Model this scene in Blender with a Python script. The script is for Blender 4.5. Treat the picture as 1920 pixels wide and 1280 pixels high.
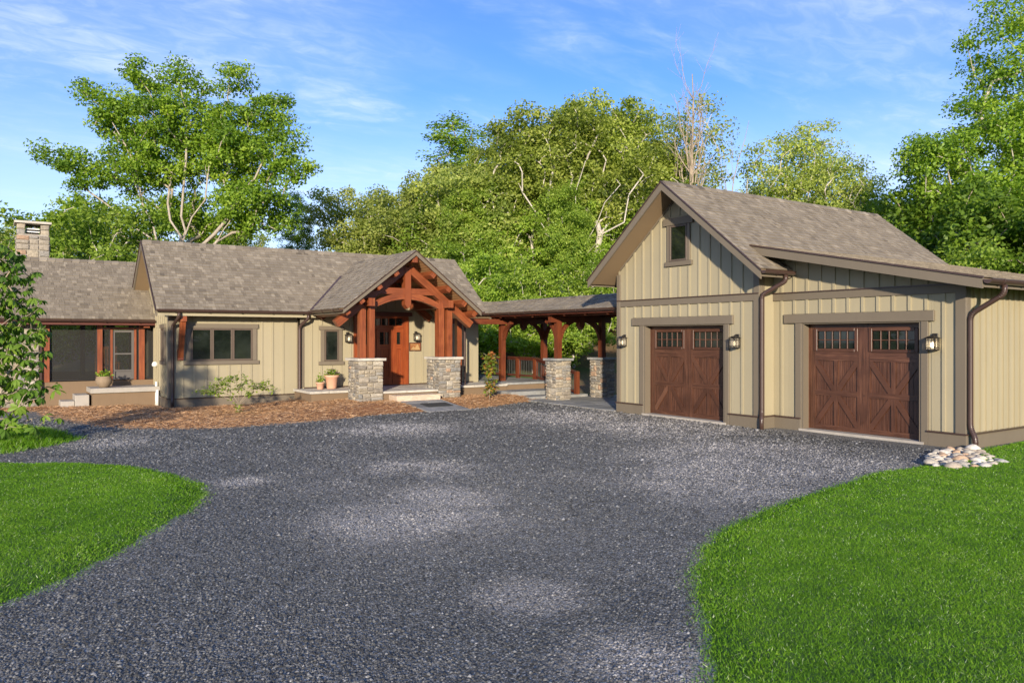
import bpy, bmesh, math, random
import numpy as np
from mathutils import Vector, Matrix, noise as mnoise

# ------------------------------------------------------------------ camera, sky, sun, exposure
for o in list(bpy.data.objects):
    bpy.data.objects.remove(o)
SC = bpy.context.scene
C = SC.collection
TH = math.radians(34.0)
FPX = 1450.0
CH = 1.8
cd = bpy.data.cameras.new('camera')
cam = bpy.data.objects.new('camera', cd)
C.objects.link(cam)
cd.sensor_width = 36.0
cd.lens = FPX / 1920 * 36.0
cd.shift_y = -8.0 / 1920
cd.clip_end = 2000
cam.location = (0, 0, CH)
cam.rotation_euler = (math.radians(90), 0, -TH)
SC.camera = cam

SUN_TRAVEL = Vector((0.71, 1.0, -0.262)).normalized()
SUN_EL = math.asin(-SUN_TRAVEL.z)
SUN_ROT = math.atan2(-SUN_TRAVEL.x, -SUN_TRAVEL.y)
W = bpy.data.worlds.new('World')
SC.world = W
W.use_nodes = True
nt = W.node_tree
nt.nodes.clear()
def N(t, **kw):
    n = nt.nodes.new(t)
    for k, v in kw.items():
        setattr(n, k, v)
    return n
out = N('ShaderNodeOutputWorld')
bg = N('ShaderNodeBackground')
bg.inputs['Strength'].default_value = 0.15
sky = N('ShaderNodeTexSky', sky_type='NISHITA', sun_disc=False, sun_elevation=SUN_EL, sun_rotation=SUN_ROT,
        altitude=300, air_density=1.0, dust_density=0.3, ozone_density=4.5)
tc = N('ShaderNodeTexCoord')
sep = N('ShaderNodeSeparateXYZ')
nt.links.new(tc.outputs['Generated'], sep.inputs[0])
def M(op, a, b=None, c=None, clamp=False):
    n = N('ShaderNodeMath', operation=op, use_clamp=clamp)
    for i, v in enumerate((a, b, c)):
        if v is None: continue
        if isinstance(v, (int, float)): n.inputs[i].default_value = v
        else: nt.links.new(v, n.inputs[i])
    return n.outputs[0]
den = M('MAXIMUM', M('ADD', sep.outputs['Z'], 0.12), 0.05)
px_ = M('DIVIDE', sep.outputs['X'], den)
py_ = M('DIVIDE', sep.outputs['Y'], den)
comb = N('ShaderNodeCombineXYZ')
nt.links.new(px_, comb.inputs[0]); nt.links.new(py_, comb.inputs[1])
def noise_layer(scale, sx, sy, rot, detail, dist, lo, hi, off=0.0, rough=0.6):
    mp = N('ShaderNodeMapping')
    mp.inputs['Rotation'].default_value = (0, 0, rot)
    mp.inputs['Scale'].default_value = (sx, sy, 1)
    mp.inputs['Location'].default_value = (off, off * 0.7, 0)
    nt.links.new(comb.outputs[0], mp.inputs[0])
    no = N('ShaderNodeTexNoise')
    no.inputs['Scale'].default_value = scale
    no.inputs['Detail'].default_value = detail
    no.inputs['Roughness'].default_value = rough
    no.inputs['Distortion'].default_value = dist
    nt.links.new(mp.outputs[0], no.inputs['Vector'])
    mr = N('ShaderNodeMapRange', interpolation_type='SMOOTHSTEP')
    mr.inputs[1].default_value = lo
    mr.inputs[2].default_value = hi
    nt.links.new(no.outputs['Fac'], mr.inputs[0])
    return mr.outputs[0]
big = noise_layer(0.55, 1.0, 1.0, 0.4, 3, 0.3, 0.40, 0.68, 3.1)
streak = noise_layer(1.5, 0.6, 1.9, 0.75, 8, 0.7, 0.44, 0.80, 2.9, 0.6)
ripple = noise_layer(11.0, 0.8, 1.4, 0.5, 5, 0.7, 0.35, 0.75, 5.3, 0.6)
wisps = M('MULTIPLY', streak, M('MULTIPLY_ADD', ripple, 0.55, 0.45))
veil = M('MULTIPLY', big, M('MULTIPLY_ADD', ripple, 0.4, 0.35))
cl = M('MULTIPLY_ADD', M('ADD', M('MULTIPLY', wisps, 0.75), M('MULTIPLY', veil, 0.75)), 1.0, 0.03, clamp=True)
hzf = N('ShaderNodeMapRange', interpolation_type='SMOOTHSTEP')
hzf.inputs[1].default_value = 0.02; hzf.inputs[2].default_value = 0.34; hzf.inputs[3].default_value = 0.62; hzf.inputs[4].default_value = 0.0
nt.links.new(sep.outputs['Z'], hzf.inputs[0])
cl = M('MAXIMUM', M('MULTIPLY', cl, 0.66), M('MULTIPLY_ADD', cl, 0.3, hzf.outputs[0]), clamp=True)
hsv = N('ShaderNodeHueSaturation')
hsv.inputs['Saturation'].default_value = 1.1
hsv.inputs['Hue'].default_value = 0.515
hsv.inputs['Value'].default_value = 0.78
nt.links.new(sky.outputs[0], hsv.inputs['Color'])
mixc = N('ShaderNodeMix', data_type='RGBA')
nt.links.new(cl, mixc.inputs['Factor'])
nt.links.new(hsv.outputs[0], mixc.inputs['A'])
mixc.inputs['B'].default_value = (3.1, 3.4, 4.2, 1)
nt.links.new(mixc.outputs['Result'], bg.inputs['Color'])
nt.links.new(bg.outputs[0], out.inputs[0])

sd_ = bpy.data.lights.new('sun', 'SUN')
sun = bpy.data.objects.new('sun', sd_)
C.objects.link(sun)
sd_.energy = 3.2
sd_.angle = math.radians(1.5)
sd_.color = (1.0, 0.87, 0.70)
sun.location = (-20, -30, 30)
sun.rotation_euler = SUN_TRAVEL.to_track_quat('-Z', 'Y').to_euler()
vs = SC.view_settings
vs.view_transform = 'Standard'
vs.look = 'None'
vs.exposure = 1.2
vs.gamma = 1.0
vs.use_curve_mapping = False
SC.render.resolution_x = 1024
SC.render.resolution_y = 682
try:
    SC.cycles.max_bounces = 6
    SC.cycles.transparent_max_bounces = 8
    SC.cycles.caustics_reflective = False
    SC.cycles.caustics_refractive = False
except Exception:
    pass

# ------------------------------------------------------------------ pixel helpers (photo pixel -> place)
cT, sT = math.cos(TH), math.sin(TH)
def ray(px, py):
    X = (px - 960) / FPX
    return (X * cT + sT, -X * sT + cT, -(py - 632) / FPX)
def onz(px, py, z=0.0):
    d = ray(px, py); t = (z - CH) / d[2]
    return (t * d[0], t * d[1])
def atZ(px, Z):
    X = (px - 960) / FPX * Z
    return (X * cT + Z * sT, -X * sT + Z * cT)

# ------------------------------------------------------------------ materials
MATS = {}
class NT:
    def __init__(s, name):
        s.m = bpy.data.materials.new(name); s.m.use_nodes = True
        s.t = s.m.node_tree; s.t.nodes.clear()
        s.o = s.n('ShaderNodeOutputMaterial')
        s.b = s.n('ShaderNodeBsdfPrincipled')
        s.l(s.b.outputs[0], s.o.inputs['Surface'])
        MATS[name] = s.m
    def n(s, t, **kw):
        x = s.t.nodes.new(t)
        for k, v in kw.items(): setattr(x, k, v)
        return x
    def l(s, a, b): s.t.links.new(a, b)
    def pos(s): return s.n('ShaderNodeNewGeometry').outputs['Position']
    def obj(s): return s.n('ShaderNodeTexCoord').outputs['Object']
    def uv(s): return s.n('ShaderNodeTexCoord').outputs['UV']
    def scale(s, vec, v, rot=(0, 0, 0)):
        m = s.n('ShaderNodeMapping'); m.inputs['Scale'].default_value = v; m.inputs['Rotation'].default_value = rot
        s.l(vec, m.inputs[0]); return m.outputs[0]
    def noise(s, vec, sc, det=4, rough=0.55, dist=0.0, color=False):
        x = s.n('ShaderNodeTexNoise'); x.inputs['Scale'].default_value = sc; x.inputs['Detail'].default_value = det
        x.inputs['Roughness'].default_value = rough; x.inputs['Distortion'].default_value = dist
        s.l(vec, x.inputs['Vector']); return x.outputs['Color' if color else 'Fac']
    def vor(s, vec, sc, feat='F1', out='Color'):
        x = s.n('ShaderNodeTexVoronoi', feature=feat); x.inputs['Scale'].default_value = sc
        s.l(vec, x.inputs['Vector']); return x.outputs[out]
    def ramp(s, fac, stops, interp='LINEAR'):
        r = s.n('ShaderNodeValToRGB'); e = r.color_ramp; e.interpolation = interp
        while len(e.elements) > 1: e.elements.remove(e.elements[-1])
        for i, (p, c) in enumerate(stops):
            el = e.elements[0] if i == 0 else e.elements.new(p)
            el.position = p
            if not isinstance(c, (tuple, list)): c = (c, c, c)
            el.color = (c[0], c[1], c[2], 1)
        s.l(fac, r.inputs[0]); return r.outputs[0]
    def mix(s, a, b, fac, mode='MIX'):
        x = s.n('ShaderNodeMix', data_type='RGBA', blend_type=mode)
        for inp, v in (('Factor', fac), ('A', a), ('B', b)):
            if isinstance(v, (int, float)): x.inputs[inp].default_value = v
            elif isinstance(v, tuple): x.inputs[inp].default_value = (*v, 1)
            else: s.l(v, x.inputs[inp])
        return x.outputs['Result']
    def math(s, op, a, b=None):
        x = s.n('ShaderNodeMath', operation=op)
        for i, v in enumerate((a, b)):
            if v is None: continue
            if isinstance(v, (int, float)): x.inputs[i].default_value = v
            else: s.l(v, x.inputs[i])
        return x.outputs[0]
    def sepx(s, v, ch='X'):
        x = s.n('ShaderNodeSeparateXYZ'); s.l(v, x.inputs[0]); return x.outputs[ch]
    def rnd(s): return s.n('ShaderNodeObjectInfo').outputs['Random']
    def bump(s, h, strength=0.3, dist=0.01):
        b = s.n('ShaderNodeBump'); b.inputs['Strength'].default_value = strength; b.inputs['Distance'].default_value = dist
        s.l(h, b.inputs['Height']); s.l(b.outputs[0], s.b.inputs['Normal'])
    def set(s, col=None, rough=None, metal=None, spec=None):
        for k, v in (('Base Color', col), ('Roughness', rough), ('Metallic', metal), ('Specular IOR Level', spec)):
            if v is None: continue
            if isinstance(v, (int, float)): s.b.inputs[k].default_value = v
            elif isinstance(v, tuple): s.b.inputs[k].default_value = (*v, 1)
            else: s.l(v, s.b.inputs[k])
        return s.m
def mul(c, k): return tuple(x * k for x in c)
def paint(name, c, rough=0.55, var=0.12, bscale=60, bstr=0.05, dirt=0.0):
    m = NT(name)
    p = m.pos()
    f = m.noise(p, 1.3, 5, 0.6)
    col = m.ramp(f, [(0.25, mul(c, 1 - var)), (0.75, mul(c, 1 + var))])
    f2 = m.noise(m.scale(p, (1, 1, 0.12)), 9, 4)
    col = m.mix(col, mul(c, 1 - 2.2 * var), m.ramp(f2, [(0.5, 0.0), (0.8, 0.5)]))
    col = m.mix(col, mul(c, 0.86), m.math('MULTIPLY', m.rnd(), 0.6))
    m.bump(m.noise(m.scale(p, (1, 1, 0.15)), bscale, 3), bstr, 0.004)
    return m.set(col, rough)
def wood(name, c0, c1, c2, rough=0.5, freq=26, bstr=0.25):
    m = NT(name)
    uv = m.scale(m.uv(), (1.6, freq, 1))
    x = m.n('ShaderNodeVectorMath', operation='ADD'); m.l(uv, x.inputs[0])
    cmb = m.n('ShaderNodeCombineXYZ'); r = m.math('MULTIPLY', m.rnd(), 37.0)
    m.l(r, cmb.inputs[0]); m.l(r, cmb.inputs[1]); m.l(cmb.outputs[0], x.inputs[1])
    f = m.noise(x.outputs[0], 1.0, 6, 0.65, 0.8)
    col = m.ramp(f, [(0.28, c0), (0.5, c1), (0.74, c2)])
    big_ = m.noise(m.pos(), 2.3, 3)
    col = m.mix(col, mul(c0, 0.75), m.ramp(big_, [(0.45, 0.0), (0.8, 0.55)]))
    kn = m.vor(m.scale(m.uv(), (3.1, 7, 1)), 1.0, 'F1', 'Distance')
    col = m.mix(col, mul(c0, 0.35), m.ramp(kn, [(0.03, 0.75), (0.09, 0.0)]))
    col = m.mix(col, mul(c1, 0.7), m.math('MULTIPLY', m.rnd(), 0.3))
    m.bump(f, bstr, 0.004)
    return m.set(col, rough)
SIDING = (0.355, 0.308, 0.198)
TRIM = (0.168, 0.137, 0.096)
paint('siding', SIDING, 0.6, 0.05)
paint('trim', TRIM, 0.55, 0.07)
paint('soffit', (0.25, 0.175, 0.10), 0.6, 0.06)
paint('stucco', (0.20, 0.135, 0.078), 0.9, 0.10, 120, 0.4)
paint('bronze', (0.062, 0.036, 0.028), 0.32, 0.10)
paint('black_metal', (0.018, 0.015, 0.013), 0.45, 0.1)
paint('frame_brown', (0.115, 0.085, 0.062), 0.45, 0.08)
paint('grey_frame', (0.11, 0.10, 0.09), 0.5, 0.08)
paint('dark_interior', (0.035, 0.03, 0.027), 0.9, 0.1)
paint('white_plastic', (0.75, 0.74, 0.70), 0.4, 0.03)
paint('terracotta', (0.62, 0.34, 0.22), 0.8, 0.10, 40, 0.2)
paint('aged_pot', (0.26, 0.19, 0.12), 0.85, 0.25, 25, 0.3)
paint('rubber', (0.03, 0.032, 0.03), 0.95, 0.2, 200, 0.5)
paint('soil', (0.05, 0.032, 0.02), 0.95, 0.2, 50, 0.5)
wood('timber', (0.105, 0.026, 0.011), (0.235, 0.062, 0.021), (0.36, 0.120, 0.042), 0.42)
wood('door_mahogany', (0.16, 0.030, 0.011), (0.27, 0.058, 0.017), (0.40, 0.115, 0.032), 0.32, 30)
wood('garage_wood', (0.028, 0.0115, 0.0065), (0.094, 0.039, 0.022), (0.19, 0.088, 0.05), 0.34, 44)
wood('shaded_timber', (0.075, 0.017, 0.008), (0.145, 0.036, 0.013), (0.20, 0.062, 0.022), 0.45)  # darker copy of timber: the breezeway's shade is put into its colour
wood('rail_wood', (0.055, 0.014, 0.009), (0.10, 0.025, 0.013), (0.14, 0.042, 0.019), 0.5)
wood('carved_wood', (0.16, 0.06, 0.02), (0.30, 0.12, 0.04), (0.45, 0.22, 0.08), 0.5)
wood('carved_pale', (0.30, 0.17, 0.07), (0.42, 0.26, 0.11), (0.55, 0.36, 0.16), 0.5)
# soffit boards of the porch roof
m = NT('soffit_boards'); uv = m.uv()
w = m.math('FRACT', m.math('MULTIPLY', m.sepx(uv, 'Y'), 10.0))
g = m.ramp(w, [(0.0, 0.0), (0.10, 1.0), (0.90, 1.0), (1.0, 0.0)])
m.bump(g, 0.8, 0.01)
m.set(m.mix((0.10, 0.045, 0.02), m.ramp(m.noise(m.scale(uv, (2, 30, 1)), 1, 4), [(0.3, (0.40, 0.23, 0.095)), (0.7, (0.52, 0.33, 0.16))]), g), 0.55)
# shingles: every tab has its own random value in its UV
m = NT('shingle')
r_ = m.sepx(m.uv(), 'X')
col = m.ramp(r_, [(0.0, (0.105, 0.086, 0.061)), (0.3, (0.18, 0.148, 0.105)), (0.62, (0.235, 0.196, 0.141)), (1.0, (0.345, 0.292, 0.212))])
gr = m.noise(m.pos(), 240, 2, 0.7)
col = m.mix(col, m.ramp(gr, [(0.3, 0.45), (0.7, 1.45)]), 0.55, 'MULTIPLY')
col = m.mix(col, m.ramp(m.noise(m.pos(), 0.8, 4), [(0.3, 0.92), (0.7, 1.07)]), 1.0, 'MULTIPLY')
m.bump(gr, 0.5, 0.004)
m.set(col, 0.9)
# rubble stone: per-object random
m = NT('stone')
r_ = m.rnd(); p = m.pos()
col = m.ramp(r_, [(0.0, (0.22, 0.19, 0.15)), (0.2, (0.30, 0.26, 0.20)), (0.38, (0.26, 0.24, 0.205)), (0.55, (0.34, 0.29, 0.21)), (0.72, (0.21, 0.20, 0.18)), (0.84, (0.38, 0.34, 0.27)), (0.95, (0.34, 0.23, 0.15)), (1.0, (0.28, 0.25, 0.20))], 'CONSTANT')
f = m.noise(p, 14, 6, 0.65, 0.6)
col = m.mix(col, m.ramp(f, [(0.25, 0.5), (0.75, 1.5)]), 0.8, 'MULTIPLY')
m.bump(m.noise(p, 28, 6, 0.7), 0.7, 0.02)
m.set(col, 0.9)
m = NT('mortar')
m.bump(m.noise(m.pos(), 70, 5), 0.6, 0.01)
m.set(m.ramp(m.noise(m.pos(), 9, 5), [(0.3, (0.25, 0.22, 0.18)), (0.7, (0.40, 0.36, 0.29))]), 0.95)
m = NT('cap_stone')
m.bump(m.noise(m.pos(), 22, 6, 0.7), 0.5, 0.012)
m.set(m.ramp(m.noise(m.pos(), 5, 6, 0.65), [(0.25, (0.36, 0.33, 0.28)), (0.6, (0.52, 0.48, 0.40)), (0.8, (0.58, 0.50, 0.38))]), 0.85)
m = NT('sandstone')
m.bump(m.noise(m.pos(), 18, 6, 0.7), 0.7, 0.015)
m.set(m.ramp(m.noise(m.scale(m.pos(), (1, 1, 4)), 6, 5, 0.65), [(0.25, (0.42, 0.30, 0.20)), (0.7, (0.62, 0.50, 0.37))]), 0.9)
m = NT('bluestone')
col = m.ramp(m.noise(m.pos(), 3.5, 6, 0.65), [(0.25, (0.15, 0.155, 0.15)), (0.55, (0.25, 0.25, 0.235)), (0.8, (0.36, 0.33, 0.27))])
col = m.mix(col, m.ramp(m.rnd(), [(0, 0.75), (1, 1.25)]), 1.0, 'MULTIPLY')
m.bump(m.noise(m.pos(), 25, 6, 0.7), 0.4, 0.008)
m.set(col, 0.75)
m = NT('concrete')
m.bump(m.noise(m.pos(), 90, 4), 0.3, 0.004)
m.set(m.ramp(m.noise(m.pos(), 3, 6, 0.65), [(0.25, (0.30, 0.275, 0.235)), (0.75, (0.44, 0.40, 0.34))]), 0.9)
m = NT('river_stone')
col = m.ramp(m.rnd(), [(0, (0.50, 0.45, 0.36)), (0.25, (0.62, 0.54, 0.42)), (0.5, (0.44, 0.37, 0.28)), (0.65, (0.68, 0.62, 0.52)), (0.82, (0.52, 0.36, 0.23)), (0.93, (0.40, 0.39, 0.36))], 'CONSTANT')
col = m.mix(col, m.ramp(m.noise(m.pos(), 30, 4), [(0.3, 0.7), (0.7, 1.08)]), 1.0, 'MULTIPLY')
m.set(col, 0.7)
# gravel sheet and gravel stones
SUN_PATCHES = [(3.35, 6.9, 1.15), (4.3, 7.6, .8), (4.9, 9.6, .9), (3.1, 4.4, .5), (9.6, 7.6, 2.4), (7.6, 6.6, 1.6), (11.2, 11.0, 2.2), (11.0, 13.8, 2.0), (1.7, 14.8, 1.0), (6.6, 13.8, 1.4), (2.6, 9.9, .45), (3.0, 3.2, .5)]  # sunlit spots on the drive, put into the gravel colour as paler patches
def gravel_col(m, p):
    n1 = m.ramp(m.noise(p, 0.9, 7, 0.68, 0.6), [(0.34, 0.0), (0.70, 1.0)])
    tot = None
    for (x, y, r) in SUN_PATCHES:
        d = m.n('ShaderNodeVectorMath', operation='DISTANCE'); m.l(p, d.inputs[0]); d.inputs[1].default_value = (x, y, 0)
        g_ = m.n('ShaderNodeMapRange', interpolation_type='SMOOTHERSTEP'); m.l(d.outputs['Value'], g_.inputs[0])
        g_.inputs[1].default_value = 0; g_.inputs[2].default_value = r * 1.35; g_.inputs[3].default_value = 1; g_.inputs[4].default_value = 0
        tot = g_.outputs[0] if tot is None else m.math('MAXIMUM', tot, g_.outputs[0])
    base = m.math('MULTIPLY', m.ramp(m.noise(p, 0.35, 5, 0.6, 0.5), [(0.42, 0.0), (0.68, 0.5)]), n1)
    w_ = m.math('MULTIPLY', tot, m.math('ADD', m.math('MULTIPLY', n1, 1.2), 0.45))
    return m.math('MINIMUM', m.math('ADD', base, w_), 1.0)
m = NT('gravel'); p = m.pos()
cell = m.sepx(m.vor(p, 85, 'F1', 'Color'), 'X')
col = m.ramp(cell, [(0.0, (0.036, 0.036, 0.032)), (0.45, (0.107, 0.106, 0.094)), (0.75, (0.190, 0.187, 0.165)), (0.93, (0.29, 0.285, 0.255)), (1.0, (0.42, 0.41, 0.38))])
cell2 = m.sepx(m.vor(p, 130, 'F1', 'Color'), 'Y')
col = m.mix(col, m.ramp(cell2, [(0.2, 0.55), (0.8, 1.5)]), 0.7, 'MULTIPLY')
dust_sun = m.math('MULTIPLY', gravel_col(m, p), m.ramp(m.sepx(m.vor(p, 70, 'F1', 'Color'), 'Z'), [(0.25, 0.12), (0.75, 1.0)]))  # random dust plus the painted sunlit patches
col = m.mix(col, m.mix(col, (0.52, 0.48, 0.42), 0.9), m.math('MULTIPLY', dust_sun, 0.9))
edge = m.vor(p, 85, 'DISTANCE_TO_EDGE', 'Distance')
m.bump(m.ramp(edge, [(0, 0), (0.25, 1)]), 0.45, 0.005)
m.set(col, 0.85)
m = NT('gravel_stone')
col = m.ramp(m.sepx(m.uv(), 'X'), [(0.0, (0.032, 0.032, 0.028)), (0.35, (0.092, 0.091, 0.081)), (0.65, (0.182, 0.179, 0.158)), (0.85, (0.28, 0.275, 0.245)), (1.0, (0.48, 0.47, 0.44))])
dust_sun = m.math('MULTIPLY', gravel_col(m, m.pos()), m.ramp(m.sepx(m.uv(), 'X'), [(0.1, 0.1), (0.6, 1.0)]))  # stones take the same dust and painted sun patches
col = m.mix(col, m.mix(col, (0.56, 0.52, 0.455), 0.88), m.math('MULTIPLY', dust_sun, 0.9))
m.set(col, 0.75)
# mulch and pine straw
m = NT('mulch'); p = m.pos()
col = m.ramp(m.noise(p, 45, 6, 0.7, 1.0), [(0.25, (0.13, 0.058, 0.025)), (0.5, (0.28, 0.13, 0.058)), (0.75, (0.44, 0.23, 0.11))])
m.bump(m.noise(p, 80, 5, 0.7), 1.0, 0.02)
m.set(col, 0.95)
m = NT('pine_straw')
m.set(m.ramp(m.sepx(m.uv(), 'X'), [(0, (0.24, 0.125, 0.055)), (0.4, (0.47, 0.255, 0.115)), (0.75, (0.60, 0.36, 0.18)), (1, (0.72, 0.50, 0.30))]), 0.8)
# lawn soil under the blades, far ground
m = NT('lawn_base'); p = m.pos()
col = m.ramp(m.noise(p, 60, 5, 0.7), [(0.25, (0.035, 0.085, 0.010)), (0.7, (0.085, 0.18, 0.02))])
m.bump(m.noise(p, 150, 4), 0.8, 0.02)
m.set(col, 0.9)
m = NT('forest_ground'); p = m.pos()
litter = m.ramp(m.noise(p, 9, 6, 0.7), [(0.3, (0.10, 0.055, 0.025)), (0.7, (0.30, 0.17, 0.08))])
grass_ = m.ramp(m.noise(p, 14, 6, 0.7), [(0.3, (0.035, 0.075, 0.012)), (0.7, (0.11, 0.17, 0.03))])
col = m.mix(litter, grass_, m.ramp(m.noise(p, 0.11, 4, 0.6), [(0.42, 0.0), (0.55, 1.0)]))
m.bump(m.noise(p, 12, 5), 0.8, 0.05)
m.set(col, 0.95)
def leafmat(name, stops, trans=0.35, rough=0.5, gain=1.22):
    m = NT(name)
    stops = [(p_, mul(c_, gain)) for p_, c_ in stops]
    col = m.ramp(m.sepx(m.uv(), 'X'), stops)
    col = m.mix(col, m.ramp(m.rnd(), [(0, 0.85), (1, 1.15)]), 1.0, 'MULTIPLY')
    m.set(col, rough, spec=0.35)
    t = m.n('ShaderNodeBsdfTranslucent')
    tcol = m.mix(col, (1.15, 1.25, 0.55), 1.0, 'MULTIPLY')
    m.l(tcol, t.inputs[0])
    x = m.n('ShaderNodeMixShader'); x.inputs[0].default_value = trans
    m.l(m.b.outputs[0], x.inputs[1]); m.l(t.outputs[0], x.inputs[2]); m.l(x.outputs[0], m.o.inputs['Surface'])
    return m.m
leafmat('leaf_mid', [(0, (0.075, 0.14, 0.014)), (0.5, (0.155, 0.25, 0.022)), (1, (0.26, 0.345, 0.035))], 0.45, gain=1.3)
leafmat('leaf_yellow', [(0, (0.09, 0.125, 0.018)), (0.5, (0.215, 0.262, 0.040)), (1, (0.36, 0.39, 0.085))], 0.5, gain=1.4)
leafmat('leaf_pale', [(0, (0.13, 0.17, 0.035)), (0.5, (0.24, 0.285, 0.06)), (1, (0.36, 0.38, 0.10))], 0.5, gain=1.45)
leafmat('leaf_dark', [(0, (0.065, 0.12, 0.012)), (0.5, (0.12, 0.20, 0.02)), (1, (0.20, 0.28, 0.03))], 0.48, gain=1.3)
leafmat('leaf_shrub', [(0, (0.045, 0.10, 0.012)), (0.5, (0.10, 0.19, 0.02)), (1, (0.20, 0.30, 0.04))], 0.4)
leafmat('leaf_lime', [(0, (0.10, 0.17, 0.02)), (0.5, (0.20, 0.29, 0.033)), (1, (0.32, 0.39, 0.065))], 0.48, gain=1.4)
leafmat('leaf_redbud', [(0, (0.08, 0.14, 0.015)), (0.55, (0.20, 0.25, 0.03)), (0.8, (0.33, 0.22, 0.04)), (1, (0.36, 0.10, 0.03))], 0.4)
leafmat('grass_blade', [(0, (0.045, 0.12, 0.003)), (0.4, (0.092, 0.215, 0.006)), (0.7, (0.135, 0.280, 0.009)), (0.9, (0.20, 0.31, 0.022)), (1, (0.40, 0.48, 0.28))], 0.3, 0.65)
leafmat('petal', [(0, (0.35, 0.10, 0.30)), (0.6, (0.50, 0.22, 0.48)), (1, (0.70, 0.45, 0.60))], 0.3)
def bark(name, a, b):
    m = NT(name); p = m.scale(m.pos(), (1, 1, 0.25))
    f = m.noise(p, 11, 6, 0.7, 0.5)
    m.bump(f, 0.8, 0.03)
    return m.set(m.ramp(f, [(0.3, a), (0.7, b)]), 0.95)
bark('bark', (0.20, 0.15, 0.10), (0.44, 0.37, 0.28))
bark('bark_mid', (0.24, 0.20, 0.155), (0.50, 0.44, 0.355))
bark('bark_pale', (0.32, 0.28, 0.23), (0.62, 0.57, 0.48))
# glass
m = NT('dark_glass')
col = m.ramp(m.noise(m.pos(), 1.7, 3), [(0.35, (0.006, 0.009, 0.007)), (0.7, (0.022, 0.028, 0.022))])
m.set(col, 0.03, spec=0.5)
m = NT('screen_mesh')
t = m.n('ShaderNodeBsdfTransparent'); x = m.n('ShaderNodeMixShader'); x.inputs[0].default_value = 0.40
m.set((0.022, 0.020, 0.016), 0.6)
m.l(t.outputs[0], x.inputs[1]); m.l(m.b.outputs[0], x.inputs[2]); m.l(x.outputs[0], m.o.inputs['Surface'])
m = NT('lantern_glass')
t = m.n('ShaderNodeBsdfTransparent'); x = m.n('ShaderNodeMixShader'); x.inputs[0].default_value = 0.35
m.set((0.75, 0.68, 0.55), 0.15)
m.l(t.outputs[0], x.inputs[1]); m.l(m.b.outputs[0], x.inputs[2]); m.l(x.outputs[0], m.o.inputs['Surface'])
for nm_, st_ in (('bulb', 1.3), ('bulb_bright', 6.0)):
    m = NT(nm_)
    m.set((0.8, 0.7, 0.5), 0.4)
    m.b.inputs['Emission Color'].default_value = (1.0, 0.78, 0.45, 1)
    m.b.inputs['Emission Strength'].default_value = st_

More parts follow.
